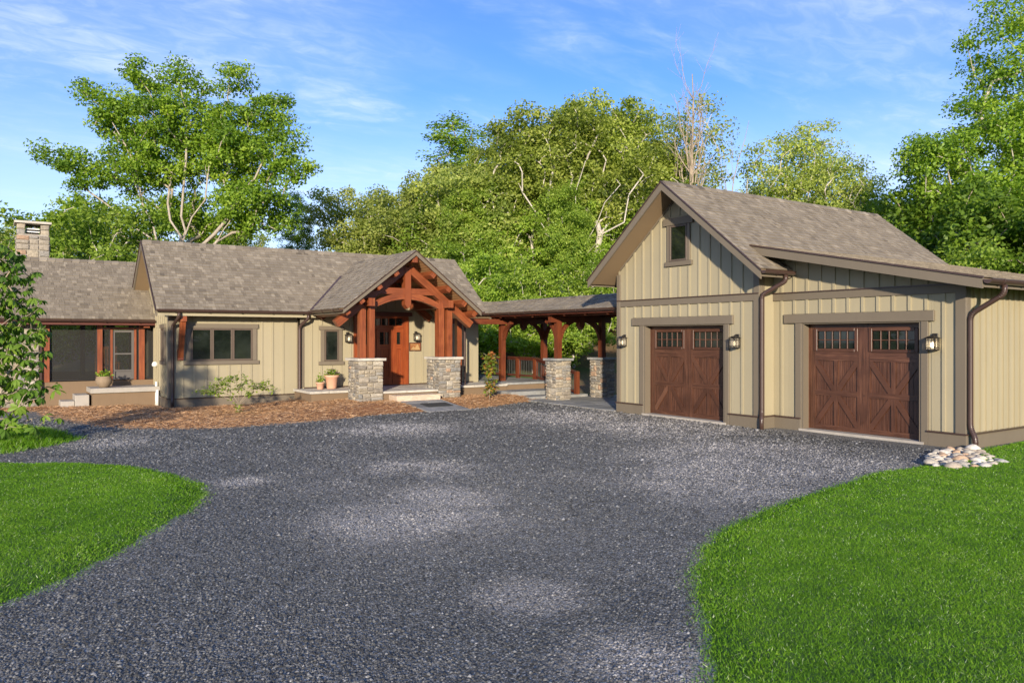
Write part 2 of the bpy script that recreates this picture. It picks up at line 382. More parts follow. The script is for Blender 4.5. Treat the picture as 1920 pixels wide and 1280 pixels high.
# ------------------------------------------------------------------ mesh helpers
WLOC = {}
def link(o, parent=None, wloc=(0, 0, 0)):
    C.objects.link(o)
    WLOC[o] = Vector(wloc)
    if parent is not None:
        o.parent = parent
        o.location = Vector(wloc) - WLOC[parent]
    else:
        o.location = wloc
    return o
def thing(name, label, cat, loc=(0, 0, 0), group=None):
    o = bpy.data.objects.new(name, None)
    o.empty_display_size = 0.3
    link(o, None, loc)
    return tag(o, label, cat, group)
def tag(o, label=None, cat=None, group=None, kind=None):
    if label: o['label'] = label
    if cat: o['category'] = cat
    if group: o['group'] = group
    if kind: o['kind'] = kind
    return o
class MB:
    def __init__(s): s.v = []; s.f = []; s.u = []; s.hasuv = False
    def face(s, pts, uvs=None):
        i = len(s.v); s.v += [tuple(p) for p in pts]; s.f.append(tuple(range(i, i + len(pts))))
        s.u.append(uvs)
        if uvs: s.hasuv = True
    def hexa(s, c):      # 8 corners: bottom 0-3 ccw, top 4-7
        i = len(s.v); s.v += [tuple(p) for p in c]
        for q in ((0, 3, 2, 1), (4, 5, 6, 7), (0, 1, 5, 4), (1, 2, 6, 5), (2, 3, 7, 6), (3, 0, 4, 7)):
            s.f.append(tuple(i + k for k in q)); s.u.append(None)
        return s
    def box(s, x0, x1, y0, y1, z0, z1):
        x0, x1 = sorted((x0, x1)); y0, y1 = sorted((y0, y1)); z0, z1 = sorted((z0, z1))
        return s.hexa([(x0, y0, z0), (x1, y0, z0), (x1, y1, z0), (x0, y1, z0), (x0, y0, z1), (x1, y0, z1), (x1, y1, z1), (x0, y1, z1)])
    def beam(s, p0, p1, w, h, side=None):
        p0, p1 = Vector(p0), Vector(p1); d = p1 - p0; L = d.length; d.normalize()
        if side is None:
            side = d.cross(Vector((0, 0, 1)))
            if side.length < 1e-4: side = Vector((1, 0, 0))
        side = Vector(side); side = (side - d * side.dot(d)).normalized()
        up = side.cross(d)
        a = side * (w / 2); b = up * (h / 2)
        c = [p0 - a - b, p0 + a - b, p0 + a + b, p0 - a + b, p1 - a - b, p1 + a - b, p1 + a + b, p1 - a + b]
        r = random.random() * 7
        per = [0, w, w + h, 2 * w + h, 2 * w + 2 * h]
        for k, (i, j) in enumerate(((0, 1), (1, 2), (2, 3), (3, 0))):
            s.face([c[i], c[j], c[j + 4], c[i + 4]], [(r, per[k]), (r, per[k + 1]), (r + L, per[k + 1]), (r + L, per[k])])
        s.face([c[3], c[2], c[1], c[0]], [(r, 0), (r, w), (r + .02, w), (r + .02, 0)])
        s.face([c[4], c[5], c[6], c[7]], [(r, 0), (r, w), (r + .02, w), (r + .02, 0)])
        return s
    def prism(s, poly, P, ext):     # poly: list of 2D, P(a,b)->3D, ext: vector
        e = Vector(ext); n = len(poly)
        A = [Vector(P(*q)) for q in poly]; B = [q + e for q in A]
        s.face(A[::-1]); s.face(B)
        for k in range(n):
            j = (k + 1) % n; s.face([A[k], A[j], B[j], B[k]])
        return s
    def tube(s, pts, rad, n=8, cap=True):
        pts = [Vector(p) for p in pts]
        if not isinstance(rad, (list, tuple)): rad = [rad] * len(pts)
        rings = []; prev = None
        for i, p in enumerate(pts):
            d = (pts[min(i + 1, len(pts) - 1)] - pts[max(i - 1, 0)]).normalized()
            a = d.cross(Vector((0.13, 0.31, 0.94)) if abs(d.z) < 0.9 else Vector((1, 0, 0)))
            if prev is not None: a = prev - d * prev.dot(d)
            a.normalize(); prev = a; b = d.cross(a)
            i0 = len(s.v)
            for k in range(n):
                t = 2 * math.pi * k / n
                s.v.append(tuple(p + (a * math.cos(t) + b * math.sin(t)) * rad[i]))
            rings.append(i0)
        for q in range(len(rings) - 1):
            for k in range(n):
                j = (k + 1) % n
                s.f.append((rings[q] + k, rings[q] + j, rings[q + 1] + j, rings[q + 1] + k)); s.u.append(None)
        if cap:
            s.f.append(tuple(rings[0] + k for k in range(n))[::-1]); s.u.append(None)
            s.f.append(tuple(rings[-1] + k for k in range(n))); s.u.append(None)
        return s
    def lathe(s, prof, c, n=20):
        rings = []
        for r, z in prof:
            i0 = len(s.v)
            for k in range(n):
                t = 2 * math.pi * k / n
                s.v.append((c[0] + r * math.cos(t), c[1] + r * math.sin(t), c[2] + z))
            rings.append(i0)
        for q in range(len(rings) - 1):
            for k in range(n):
                j = (k + 1) % n
                s.f.append((rings[q] + k, rings[q] + j, rings[q + 1] + j, rings[q + 1] + k)); s.u.append(None)
        return s
    def mesh(s, name, mat, off=(0, 0, 0), smooth=False):
        me = bpy.data.meshes.new(name)
        o = Vector(off)
        me.from_pydata([(v[0] - o.x, v[1] - o.y, v[2] - o.z) for v in s.v], [], s.f)
        if s.hasuv:
            ul = me.uv_layers.new(name='UVMap')
            k = 0
            for fc, u in zip(s.f, s.u):
                for i in range(len(fc)):
                    ul.data[k].uv = u[i] if u else (0.5, 0.5)
                    k += 1
        me.materials.append(MATS[mat] if isinstance(mat, str) else mat)
        if smooth:
            me.polygons.foreach_set('use_smooth', [True] * len(me.polygons))
        me.update()
        return me
    def build(s, name, mat, parent=None, smooth=False, bevel=0.0, base=False):
        a = np.array(s.v); c = (a.min(0) + a.max(0)) / 2
        if base: c[2] = a[:, 2].min()
        o = bpy.data.objects.new(name, s.mesh(name, mat, c, smooth))
        link(o, parent, c)
        if bevel:
            b = o.modifiers.new('bevel', 'BEVEL'); b.width = bevel; b.segments = 1; b.limit_method = 'ANGLE'
        return o
def box(name, mat, parent, x0, x1, y0, y1, z0, z1, bevel=0.0):
    return MB().box(x0, x1, y0, y1, z0, z1).build(name, mat, parent, bevel=bevel)
def beam(name, mat, parent, p0, p1, w, h, side=None, bevel=0.008):
    return MB().beam(p0, p1, w, h, side).build(name, mat, parent, bevel=bevel)
class Face:                      # a wall seen from outside: u to the right, n outwards, z up
    def __init__(s, O, U, Nn): s.O = Vector(O); s.U = Vector(U); s.N = Vector(Nn)
    def p(s, u, n, z): return s.O + s.U * u + s.N * n + Vector((0, 0, z))
    def addbox(s, mb, u0, u1, n0, n1, z0, z1):
        return mb.hexa([s.p(u0, n1, z0), s.p(u1, n1, z0), s.p(u1, n0, z0), s.p(u0, n0, z0), s.p(u0, n1, z1), s.p(u1, n1, z1), s.p(u1, n0, z1), s.p(u0, n0, z1)])
    def box(s, name, mat, parent, u0, u1, n0, n1, z0, z1, bevel=0.0):
        return s.addbox(MB(), u0, u1, n0, n1, z0, z1).build(name, mat, parent, bevel=bevel)
    def beam(s, name, mat, parent, a, b, w, h, bevel=0.004):   # a,b = (u,n,z); w along the wall, h outwards
        return MB().beam(s.p(*a), s.p(*b), h, w, s.N).build(name, mat, parent, bevel=bevel)
RNG = random.Random(11)

# ------------------------------------------------------------------ ground
def inside_sd(poly, X, Y):
    P = np.array(poly); n = len(P)
    d2 = np.full(X.shape, 1e9); ins = np.zeros(X.shape, bool)
    for i in range(n):
        a = P[i]; b = P[(i + 1) % n]; e = b - a
        wx = X - a[0]; wy = Y - a[1]
        t = np.clip((wx * e[0] + wy * e[1]) / (e @ e), 0, 1)
        d2 = np.minimum(d2, (wx - e[0] * t) ** 2 + (wy - e[1] * t) ** 2)
        cnd = ((a[1] > Y) != (b[1] > Y)) & (X < (b[0] - a[0]) * (Y - a[1]) / (b[1] - a[1] + 1e-12) + a[0])
        ins ^= cnd
    return np.where(ins, 1, -1) * np.sqrt(d2)
def vnoise(X, Y, sc, seed=0.0):
    f = np.frompyfunc(lambda a, b: mnoise.noise((a * sc + seed, b * sc, seed)), 2, 1)
    return f(X, Y).astype(float)
def smooth01(x): x = np.clip(x, 0, 1); return x * x * (3 - 2 * x)
def np_mesh(name, V, F, mat, uvr=None, smooth=False):
    me = bpy.data.meshes.new(name)
    V = np.asarray(V, np.float32); F = np.asarray(F, np.int32)
    k = F.shape[1]
    me.vertices.add(len(V)); me.vertices.foreach_set('co', V.ravel())
    me.loops.add(F.size); me.loops.foreach_set('vertex_index', F.ravel())
    me.polygons.add(len(F))
    me.polygons.foreach_set('loop_start', np.arange(0, F.size, k, dtype=np.int32))
    me.polygons.foreach_set('loop_total', np.full(len(F), k, np.int32))
    if uvr is not None:
        ul = me.uv_layers.new(name='UVMap')
        uvs = np.zeros((len(F), k, 2), np.float32); uvs[:, :, 0] = np.asarray(uvr)[:, None]
        ul.data.foreach_set('uv', uvs.ravel())
    me.materials.append(MATS[mat])
    me.update(calc_edges=True)
    if smooth: me.polygons.foreach_set('use_smooth', np.ones(len(F), bool))
    return me
def height_sheet(name, poly, hfun, mat, cell, bounds, kind='structure'):
    x0, x1, y0, y1 = bounds
    xs = np.arange(x0, x1 + cell, cell); ys = np.arange(y0, y1 + cell, cell)
    X, Y = np.meshgrid(xs, ys); sd = inside_sd(poly, X, Y) + 0.05 * vnoise(X, Y, 2.5, 3.0)
    Z = hfun(X, Y, sd)
    keep = sd > -cell * 1.6
    q = keep[:-1, :-1] & keep[1:, :-1] & keep[:-1, 1:] & keep[1:, 1:]
    idx = np.arange(X.size).reshape(X.shape)
    F = np.stack([idx[:-1, :-1][q], idx[:-1, 1:][q], idx[1:, 1:][q], idx[1:, :-1][q]], 1)
    used = np.unique(F); remap = np.full(X.size, -1); remap[used] = np.arange(len(used))
    V = np.stack([X.ravel(), Y.ravel(), Z.ravel()], 1)[used]
    o = bpy.data.objects.new(name, np_mesh(name, V, remap[F], mat, None, True))
    link(o); tag(o, kind=kind)
    return o
# far ground: level round the house, a wooded bank rising behind it
def gh(x, y):
    Zv = x * sT + y * cT
    t = min(1, max(0, (Zv - 28) / 19)); t = t * t * (3 - 2 * t)
    return 3.0 * t + max(0, Zv - 55) * .03
g = MB(); ring = list(range(0, 66, 3)) + [75, 90, 110, 140, 180, 260]
NS = 72
for r in ring:
    for k in range(NS):
        a = 2 * math.pi * k / NS; x, y = 12 + r * math.cos(a), 15 + r * math.sin(a)
        g.v.append((x, y, -0.05 + gh(x, y)))
for i in range(len(ring) - 1):
    for k in range(NS):
        j = (k + 1) % NS
        g.f.append((i * NS + k, (i + 1) * NS + k, (i + 1) * NS + j, i * NS + j)); g.u.append(None)
tag(g.build('ground', 'forest_ground', None, True), kind='structure')
# gravel drive
drive_poly = [(-14, -8), (16.5, -8), (16.5, 17.6), (12.5, 20.5), (2, 22.6), (0.7, 23.6), (-14, 26)]
xs_ = np.linspace(-14, 16.5, 90); ys_ = np.linspace(-8, 26, 100)
X, Y = np.meshgrid(xs_, ys_)
Zg = 0.012 * vnoise(X, Y, 0.5, 1.0)
Zg += 0.0
idx = np.arange(X.size).reshape(X.shape)
q = (inside_sd(drive_poly, X, Y) > -0.4)
q = q[:-1, :-1] & q[1:, :-1] & q[:-1, 1:] & q[1:, 1:]
F = np.stack([idx[:-1, :-1][q], idx[:-1, 1:][q], idx[1:, 1:][q], idx[1:, :-1][q]], 1)
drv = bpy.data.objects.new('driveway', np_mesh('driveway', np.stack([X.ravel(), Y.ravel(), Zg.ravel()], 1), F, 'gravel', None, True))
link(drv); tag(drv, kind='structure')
def dz(x, y): return 0.012 * mnoise.noise((x * 0.5 + 1.0, y * 0.5, 1.0))
# lawns
left_lawn = [onz(*q) for q in [(-40, 866), (60, 868), (150, 868), (270, 875), (340, 890), (378, 908), (386, 922), (375, 945), (330, 985), (250, 1030), (150, 1085), (50, 1125), (-60, 1165)]] + [(-5, 4.5), (-7, 9), (-4.5, 14.6)]
right_lawn = [onz(*q) for q in [(1345, 1420), (1310, 1280), (1293, 1200), (1289, 1140), (1298, 1080), (1312, 1030), (1335, 995), (1370, 978), (1400, 970), (1480, 935), (1560, 905), (1640, 885), (1720, 871)]] + [(12.2, 5.95), (13.0, 6.15), (22, 6.15), (22, -6), (6, -6), (3.0, 0.5)]
island = [onz(*q) for q in [(0, 798), (80, 805), (135, 818), (150, 823), (100, 835), (40, 845), (0, 852)]] + [(-2.5, 14.6), (-3, 18)]
def hl(X, Y, sd): return -0.02 + 0.075 * smooth01((sd + 0.08) / 0.55) + 0.02 * vnoise(X, Y, 0.8, 7) + 0.012 * vnoise(X, Y, 3.5, 9)
LAWNS = []
for nm, pl, bd in (('lawn', left_lawn, (-7.5, 2.6, 4, 15)), ('lawn', right_lawn, (2.5, 22.2, -6.2, 6.4)), ('lawn', island, (-3.2, 1.6, 13.8, 19))):
    height_sheet(nm, pl, hl, 'lawn_base', 0.09, bd)
# planting beds
bedL = [(-1.5, 22.3), (0.9, 22.0), (1.1, 20.2), (1.5, 18.3), (2.1, 17.0), (2.75, 16.3), (3.8, 15.78), (4.9, 15.82), (5.8, 16.0), (6.5, 16.28), (7.4, 16.62), (8.5, 16.6), (9.3, 16.6), (9.3, 18.5), (9.3, 20.0), (7, 21.2), (3.8, 21.2), (3.8, 23.5), (-1.5, 23.6)]
bedR = [(9.3, 16.6), (9.9, 16.62), (11.0, 17.0), (12.2, 17.5), (13.15, 17.9), (13.15, 18.4), (12.9, 19.6), (10.0, 19.6), (9.3, 19.6)]
def hb(X, Y, sd):
    top = 0.05 + 0.13 * smooth01((X - 5.2) / 2.6)
    top = np.where(X > 9.5, 0.15, top)
    walk = np.maximum(Y - 16.5, 0) * .095
    base_ = -0.02 + top * smooth01((sd + 0.06) / 0.95)
    near_ = smooth01((np.abs(X - 9.31) - .6) / .25)
    return np.minimum(base_, walk - .012) * (1 - near_) + base_ * near_ + 0.03 * vnoise(X, Y, 1.4, 2) * smooth01(sd) + 0.012 * vnoise(X, Y, 7, 5)
height_sheet('mulch_bed', bedL, hb, 'mulch', 0.07, (-1.7, 9.5, 15.5, 23.8))
height_sheet('mulch_bed', bedR, hb, 'mulch', 0.07, (9.2, 13.4, 16.3, 19.9))

# ------------------------------------------------------------------ siding, windows, roofs, stone
def battens(fc, parent, u0, u1, zfun0, zfun1, step=0.30, skip=(), first=None):
    def spans_at(u, pad):
        spans = [(zfun0(u), zfun1(u))]
        for a, b, c, d in skip:
            if a - pad < u < b + pad:
                new = []
                for s0, s1 in spans:
                    if d <= s0 or c >= s1: new.append((s0, s1)); continue
                    if c > s0: new.append((s0, c))
                    if d < s1: new.append((d, s1))
                spans = new
        return spans
    us = []
    u = u0 + (step if first is None else first)
    while u < u1 - 0.12:
        us.append(u)
        for s0, s1 in spans_at(u, 0.03):
            if s1 - s0 > 0.06:
                fc.box('batten', 'siding', parent, u - 0.026, u + 0.026, 0.001, 0.030, s0 + 0.002, s1 - 0.002)
        u += step
    edges = sorted(set([u0] + us + [u1] + [e for k in skip for e in k[:2] if u0 < e < u1]))
    for a, b in zip(edges[:-1], edges[1:]):
        if b - a < 0.03: continue
        md = (a + b) / 2; top = zfun1(md)
        for s0, s1 in spans_at(md, 0.0):
            if s1 - s0 < 0.06: continue
            ta, tb = (zfun1(a), zfun1(b)) if abs(s1 - top) < 1e-6 else (s1, s1)
            tm = s1 if abs(s1 - top) > 1e-6 else None
            pts = [(a + .001, s0 + .001), (b - .001, s0 + .001), (b - .001, tb - .001), (a + .001, ta - .001)]
            if tm is None and top - (ta + tb) / 2 > 0.02: pts.insert(3, (md, top - .001))
            MB().prism(pts, lambda uu, z: fc.p(uu, 0.0008, z), fc.N * (0.005 + RNG.uniform(0, .0025))).build('board', 'siding', parent)
def window(fc, parent, u0, u1, z0, z1, lites=1, casing=0.10, head=0.16, ear=0.09, sill=True, double=False):
    w = fc.box('window', 'frame_brown', parent, u0, u1, 0.003, 0.012, z0, z1)
    fw = 0.045
    fc.box('casing', 'trim', w, u0 - casing, u0 - 0.002, 0.002, 0.042, z0, z1, 0.003)
    fc.box('casing', 'trim', w, u1 + 0.002, u1 + casing, 0.002, 0.042, z0, z1, 0.003)
    fc.box('header', 'trim', w, u0 - casing - ear, u1 + casing + ear, 0.002, 0.06, z1 + 0.002, z1 + head, 0.003)
    if sill: fc.box('sill', 'trim', w, u0 - casing - 0.06, u1 + casing + 0.06, 0.002, 0.055, z0 - 0.10, z0 - 0.002, 0.003)
    n = lites; lw = (u1 - u0) / n
    for k in range(n):
        a, b = u0 + k * lw, u0 + (k + 1) * lw
        mb = MB()
        fc.addbox(mb, a + 0.003, a + fw, 0.013, 0.05, z0 + 0.003, z1 - 0.003); fc.addbox(mb, b - fw, b - 0.003, 0.013, 0.05, z0 + 0.003, z1 - 0.003)
        fc.addbox(mb, a + fw, b - fw, 0.013, 0.048, z0 + 0.003, z0 + fw); fc.addbox(mb, a + fw, b - fw, 0.013, 0.048, z1 - fw, z1 - 0.003)
        mb.build('frame', 'frame_brown', w, bevel=0.003)
        fc.box('pane', 'dark_glass', w, a + fw - 0.002, b - fw + 0.002, 0.014, 0.022, z0 + fw - 0.002, z1 - fw + 0.002)
    return w
def shingles(part, O, U, V, intervals, vlen, seed, singles=0, expo=0.125):
    O, U, V = Vector(O), Vector(U).normalized(), Vector(V).normalized()
    Nn = U.cross(V)
    if Nn.z < 0: Nn = -Nn
    rg = random.Random(seed); tabs = []
    n = int(vlen / expo) + 1
    for i in range(n):
        v0 = i * expo; v1 = min(v0 + expo * 1.12, vlen)
        if v1 - v0 < 0.02: continue
        for a, b in intervals(min(v0 + expo * 0.5, vlen)):
            u = a - rg.random() * 0.15
            while u < b:
                w = rg.choice((0.06, 0.08, 0.10, 0.13, 0.17))
                ua, ub = max(u, a), min(u + w, b); u += w
                if ub - ua < 0.02: continue
                h = rg.choice((0.013, 0.013, 0.020)) + rg.random() * 0.003
                val = min(1, max(0, rg.gauss(0.55, 0.15)))
                P = lambda uu, vv_, hh: O + U * uu + V * vv_ + Nn * hh
                g_ = 0.004
                dv = rg.uniform(-0.006, 0.006)
                tabs.append((P(ua, v0 + dv, h), P(ub - g_, v0 + dv, h), P(ub - g_, v1, 0.004), P(ua, v1, 0.004), P(ua, v0 + dv, 0.0), P(ub - g_, v0 + dv, 0.0), val))
    def add(mb, t):
        u = [(t[6], .5)] * 4
        mb.face([t[0], t[1], t[2], t[3]], u); mb.face([t[4], t[5], t[1], t[0]], u)
        mb.face([t[4], t[0], t[3]], u[:3]); mb.face([t[5], t[2], t[1]], u[:3])
    cp = Vector((0, 0, CH))
    tabs.sort(key=lambda t: (t[0] - cp).length)
    for t in tabs[:singles]:
        mb = MB(); add(mb, t); mb.build('shingle', 'shingle', part)
    mb = MB()
    for t in tabs[singles:]: add(mb, t)
    o = mb.build('shingles', 'shingle', part); tag(o, kind='stuff')
def slab(name, mat, parent, pts, down):          # planar polygon (top face) thickened along -normal
    P = [Vector(p) for p in pts]
    n = (P[1] - P[0]).cross(P[2] - P[0]).normalized()
    if n.z < 0: n = -n
    mb = MB(); B = [p - n * down for p in P]
    mb.face(P); mb.face(B[::-1])
    for k in range(len(P)):
        j = (k + 1) % len(P); mb.face([P[k], B[k], B[j], P[j]])
    o = mb.build(name, mat, parent)
    bm = bmesh.new(); bm.from_mesh(o.data); bmesh.ops.remove_doubles(bm, verts=bm.verts, dist=1e-5)
    bmesh.ops.recalc_face_normals(bm, faces=bm.faces); bm.to_mesh(o.data); bm.free()
    return o
def ridge_caps(part, p0, p1, s0, s1, seed):       # s0,s1: slope directions down each side
    p0, p1 = Vector(p0), Vector(p1); d = (p1 - p0); L = d.length; d.normalize()
    s0, s1 = Vector(s0).normalized(), Vector(s1).normalized()
    rg = random.Random(seed); mb = MB(); x = 0.0
    while x < L:
        a = p0 + d * x; b = p0 + d * min(x + 0.22, L); u = [(min(1, max(0, rg.gauss(0.45, 0.2))), .5)] * 4
        up = Vector((0, 0, 1)); h0, h1 = 0.022, 0.034
        for sgn in (s0, s1):
            mb.face([a + up * h0, b + up * h1, b + sgn * 0.15 + up * h1, a + sgn * 0.15 + up * h0], u)
            mb.face([a + sgn * 0.15 + up * h0, b + sgn * 0.15 + up * h1, b + sgn * 0.15, a + sgn * 0.15], u)
        mb.face([b + up * h1, b + s0 * 0.15 + up * h1, b + up * 0.0, b + s1 * 0.15 + up * h1], u)
        x += 0.20
    tag(mb.build('ridge_caps', 'shingle', part), kind='stuff')
def gutter(part, p0, p1, outv, r=0.062, brackets=True):
    p0, p1 = Vector(p0), Vector(p1); o = Vector(outv).normalized(); up = Vector((0, 0, 1))
    prof = []
    for k in range(9):
        a = math.pi * k / 8
        prof.append((-math.cos(a) * r, -math.sin(a) * r))
    prof += [(r + 0.008, 0.004), (r + 0.008, 0.014), (r - 0.006, 0.010)]
    inn = [(x * 0.9, y * 0.9 + 0.004) for x, y in prof[8::-1]]
    poly = prof + inn
    mb = MB()
    A = [p0 + o * (x + r) + up * y for x, y in poly]; B = [p1 + o * (x + r) + up * y for x, y in poly]
    for k in range(len(A) - 1):
        mb.face([A[k], A[k + 1], B[k + 1], B[k]])
    half = [q for q in prof[:9]]
    mb.face([p0 + o * (x + r) + up * y for x, y in half][::-1]); mb.face([p1 + o * (x + r) + up * y for x, y in half])
    g = mb.build('gutter', 'bronze', part)
    L = (p1 - p0).length; d = (p1 - p0).normalized(); k = 0.4
    while brackets and k < L:
        q0 = p0 + d * k
        b_ = MB(); b_.tube([q0 + o * (r - math.cos(a) * (r + 0.006)) + up * (-math.sin(a) * (r + 0.006)) for a in [math.pi * t / 8 for t in range(9)]], 0.007, 5)
        b_.build('bracket', 'bronze', g)
        k += 0.8
    return g
def downspout(part, pts, r=0.040):
    # rounded elbows
    P = [Vector(p) for p in pts]; path = [P[0]]
    for i in range(1, len(P) - 1):
        a = (P[i - 1] - P[i]); b = (P[i + 1] - P[i]); q = min(0.09, a.length * .45, b.length * .45)
        a.normalize(); b.normalize()
        for t in (0, 0.25, 0.5, 0.75, 1):
            s_, e_ = P[i] + a * q, P[i] + b * q
            path.append(s_ * (1 - t) ** 2 + P[i] * 2 * t * (1 - t) + e_ * t * t)
    path.append(P[-1])
    mb = MB(); mb.tube(path, r, 12)
    o = mb.build('downspout', 'bronze', part, True)
    rg_ = MB()
    for i in range(1, len(P) - 1):                  # crimped elbow rings
        a = (P[i - 1] - P[i]).normalized(); b = (P[i + 1] - P[i]).normalized()
        for t in (0.1, 0.3, 0.5, 0.7, 0.9):
            q = 0.09; s_, e_ = P[i] + a * q, P[i] + b * q
            c0 = s_ * (1 - t) ** 2 + P[i] * 2 * t * (1 - t) + e_ * t * t
            tg = ((P[i] - s_) * (1 - t) + (e_ - P[i]) * t).normalized()
            rg_.tube([c0 - tg * 0.006, c0 + tg * 0.006], r + 0.004, 12)
    rg_.build('elbow_rings', 'bronze', o, True)
    return o
def stone_block(fc, parent, u0, u1, z0, z1, n0, rg, mat='stone'):
    g_ = 0.004; j = lambda: rg.uniform(-0.022, 0.022)
    d = rg.uniform(0.022, 0.05)
    a0, a1, b0, b1 = u0 + g_, u1 - g_, z0 + g_, z1 - g_
    du, dz_ = (a1 - a0), (b1 - b0)
    base = [(a0 + abs(j()) * .6, b0 + abs(j()) * .6), ((a0 + a1) / 2 + j(), b0 + abs(j()) * .5), (a1 - abs(j()) * .6, b0 + abs(j()) * .6), (a1 - abs(j()) * .4, (b0 + b1) / 2), (a1 - abs(j()) * .6, b1 - abs(j()) * .6), ((a0 + a1) / 2 + j(), b1 - abs(j()) * .5), (a0 + abs(j()) * .6, b1 - abs(j()) * .6), (a0 + abs(j()) * .4, (b0 + b1) / 2)]
    cu, cz = (a0 + a1) / 2, (b0 + b1) / 2
    k = 0.018
    mb = MB(); n = 8
    mid = [(u, z, n0 + d * 0.6) for u, z in base]
    fr = [(u + (k if u < cu else -k) * min(1, du / .1), z + (k if z < cz else -k) * min(1, dz_ / .1), n0 + d + rg.uniform(-0.008, 0.008)) for u, z in base]
    bk = [(u, z, n0 - 0.02) for u, z in base]
    for A, B in ((bk, mid), (mid, fr)):
        for i in range(n):
            q = (i + 1) % n
            mb.face([fc.p(A[i][0], A[i][2], A[i][1]), fc.p(A[q][0], A[q][2], A[q][1]), fc.p(B[q][0], B[q][2], B[q][1]), fc.p(B[i][0], B[i][2], B[i][1])])
    ctr = fc.p(cu + j(), n0 + d + 0.006, cz + j())
    for i in range(n):
        q = (i + 1) % n
        mb.face([fc.p(fr[i][0], fr[i][2], fr[i][1]), fc.p(fr[q][0], fr[q][2], fr[q][1]), ctr])
    mb.build('stone', mat, parent)
def stone_face(fc, parent, u0, u1, z0, z1, n0, seed, hmin=0.05, hmax=0.17, wmin=0.10, wmax=0.36):
    rg = random.Random(seed)
    def cut(a, b, c, d):
        w_, h = b - a, d - c
        big_w, big_h = w_ > wmax * rg.uniform(.7, 1.05), h > hmax * rg.uniform(.6, 1.05)
        if big_h and (h > w_ * .75 or not big_w) and h > 2 * hmin:
            k = c + h * rg.uniform(.33, .67); cut(a, b, c, k); cut(a, b, k, d); return
        if big_w and w_ > 2 * wmin:
            k = a + w_ * rg.uniform(.33, .67); cut(a, k, c, d); cut(k, b, c, d); return
        stone_block(fc, parent, a, b, c, d, n0, rg)
    cut(u0, u1, z0, z1)
def stone_pier(parent, x0, x1, y0, y1, z0, z1, seed, cap='cap_stone'):
    c = 0.04
    pr = MB().box(x0 + c, x1 - c, y0 + c, y1 - c, z0, z1 - 0.06).build('stone_pier', 'mortar', parent)
    fs = [(Face((x0, y0 + c, 0), (1, 0, 0), (0, -1, 0)), 0, x1 - x0), (Face((x0 + c, y1, 0), (0, -1, 0), (-1, 0, 0)), c, y1 - y0 - c),
          (Face((x1, y1 - c, 0), (-1, 0, 0), (0, 1, 0)), 0, x1 - x0), (Face((x1 - c, y0, 0), (0, 1, 0), (1, 0, 0)), c, y1 - y0 - c)]
    for i, (fc, a, b) in enumerate(fs):
        stone_face(fc, pr, a, b, z0, z1 - 0.065, 0.0, seed * 7 + i)
    e = 0.045
    mb = MB(); rg = random.Random(seed)
    xa, xb, ya, yb = x0 - e, x1 + e, y0 - e, y1 + e
    pl = []
    for (ax, ay), (bx, by) in (((xa, ya), (xb, ya)), ((xb, ya), (xb, yb)), ((xb, yb), (xa, yb)), ((xa, yb), (xa, ya))):
        for t in (0, .2, .4, .6, .8):
            pl.append((ax + (bx - ax) * t + rg.uniform(-.008, .008), ay + (by - ay) * t + rg.uniform(-.008, .008)))
    mb.prism(pl, lambda a, b: (a, b, z1 - 0.062), (0, 0, 0.062))
    mb.build('cap', cap, pr, bevel=0.006)
    return pr

# ================================================================== GARAGE
GX, GX2 = 12.56, 13.0
garage = thing('garage', 'tan board and batten garage with two brown carriage doors', 'garage', (16.3, 10.1, 0))
gf = Face((GX, 14.02, 0), (0, -1, 0), (-1, 0, 0))     # gabled bay
gf2 = Face((GX2, 14.02, 0), (0, -1, 0), (-1, 0, 0))   # recessed bay
gs = Face((GX2, 6.23, 0), (1, 0, 0), (0, -1, 0))      # right side wall
gl = Face((GX, 14.02, 0), (1, 0, 0), (0, 1, 0))
GP = 0.80                                             # main pitch
def gz(y): return 5.15 - GP * abs(y - 12.0)           # top of main roof
KY, KZ = 10.1, 5.15 - GP * 1.9
LP = (KZ - 2.72) / (KY - 5.75)
def lz(y): return 2.72 + LP * (y - 5.75)
D1, D2 = (0.90, 3.27), (4.78, 7.09)
DT = 2.08
# walls
def wall_poly(fc, name, pts, thick=0.15):
    mb = MB(); mb.prism(pts, lambda u, z: fc.p(u, 0, z), -fc.N * thick)
    o = mb.build(name, 'siding', garage)
    return o
w1 = wall_poly(gf, 'wall', [(0, 0), (D1[0], 0), (D1[0], DT), (D1[1], DT), (D1[1], 0), (4.12, 0), (4.12, gz(9.9) - 0.14), (2.02, gz(12.0) - 0.14), (0, gz(14.02) - 0.14)])
w2 = wall_poly(gf2, 'wall', [(4.0, 0), (D2[0], 0), (D2[0], DT), (D2[1], DT), (D2[1], 0), (7.79, 0), (7.79, lz(6.23) - 0.14), (4.0, lz(10.02) - 0.14)])
box('return_wall', 'siding', garage, GX + 0.15, GX2 + 0.1, 9.9, 10.02, 0, gz(9.9) - 0.15)
w3 = MB().box(GX2 + 0.15, 20.0, 6.23, 6.38, 0, 2.66).build('wall', 'siding', garage)
MB().box(GX + 0.15, 20.0, 13.87, 14.02, 0, 3.4).build('wall', 'siding', garage)
MB().prism([(6.38, 0), (13.87, 0), (13.87, 3.4), (12, 4.95), (10.1, 3.4), (6.38, 2.66)], lambda y, z: (19.85, y, z), (0.15, 0, 0)).build('wall', 'siding', garage)
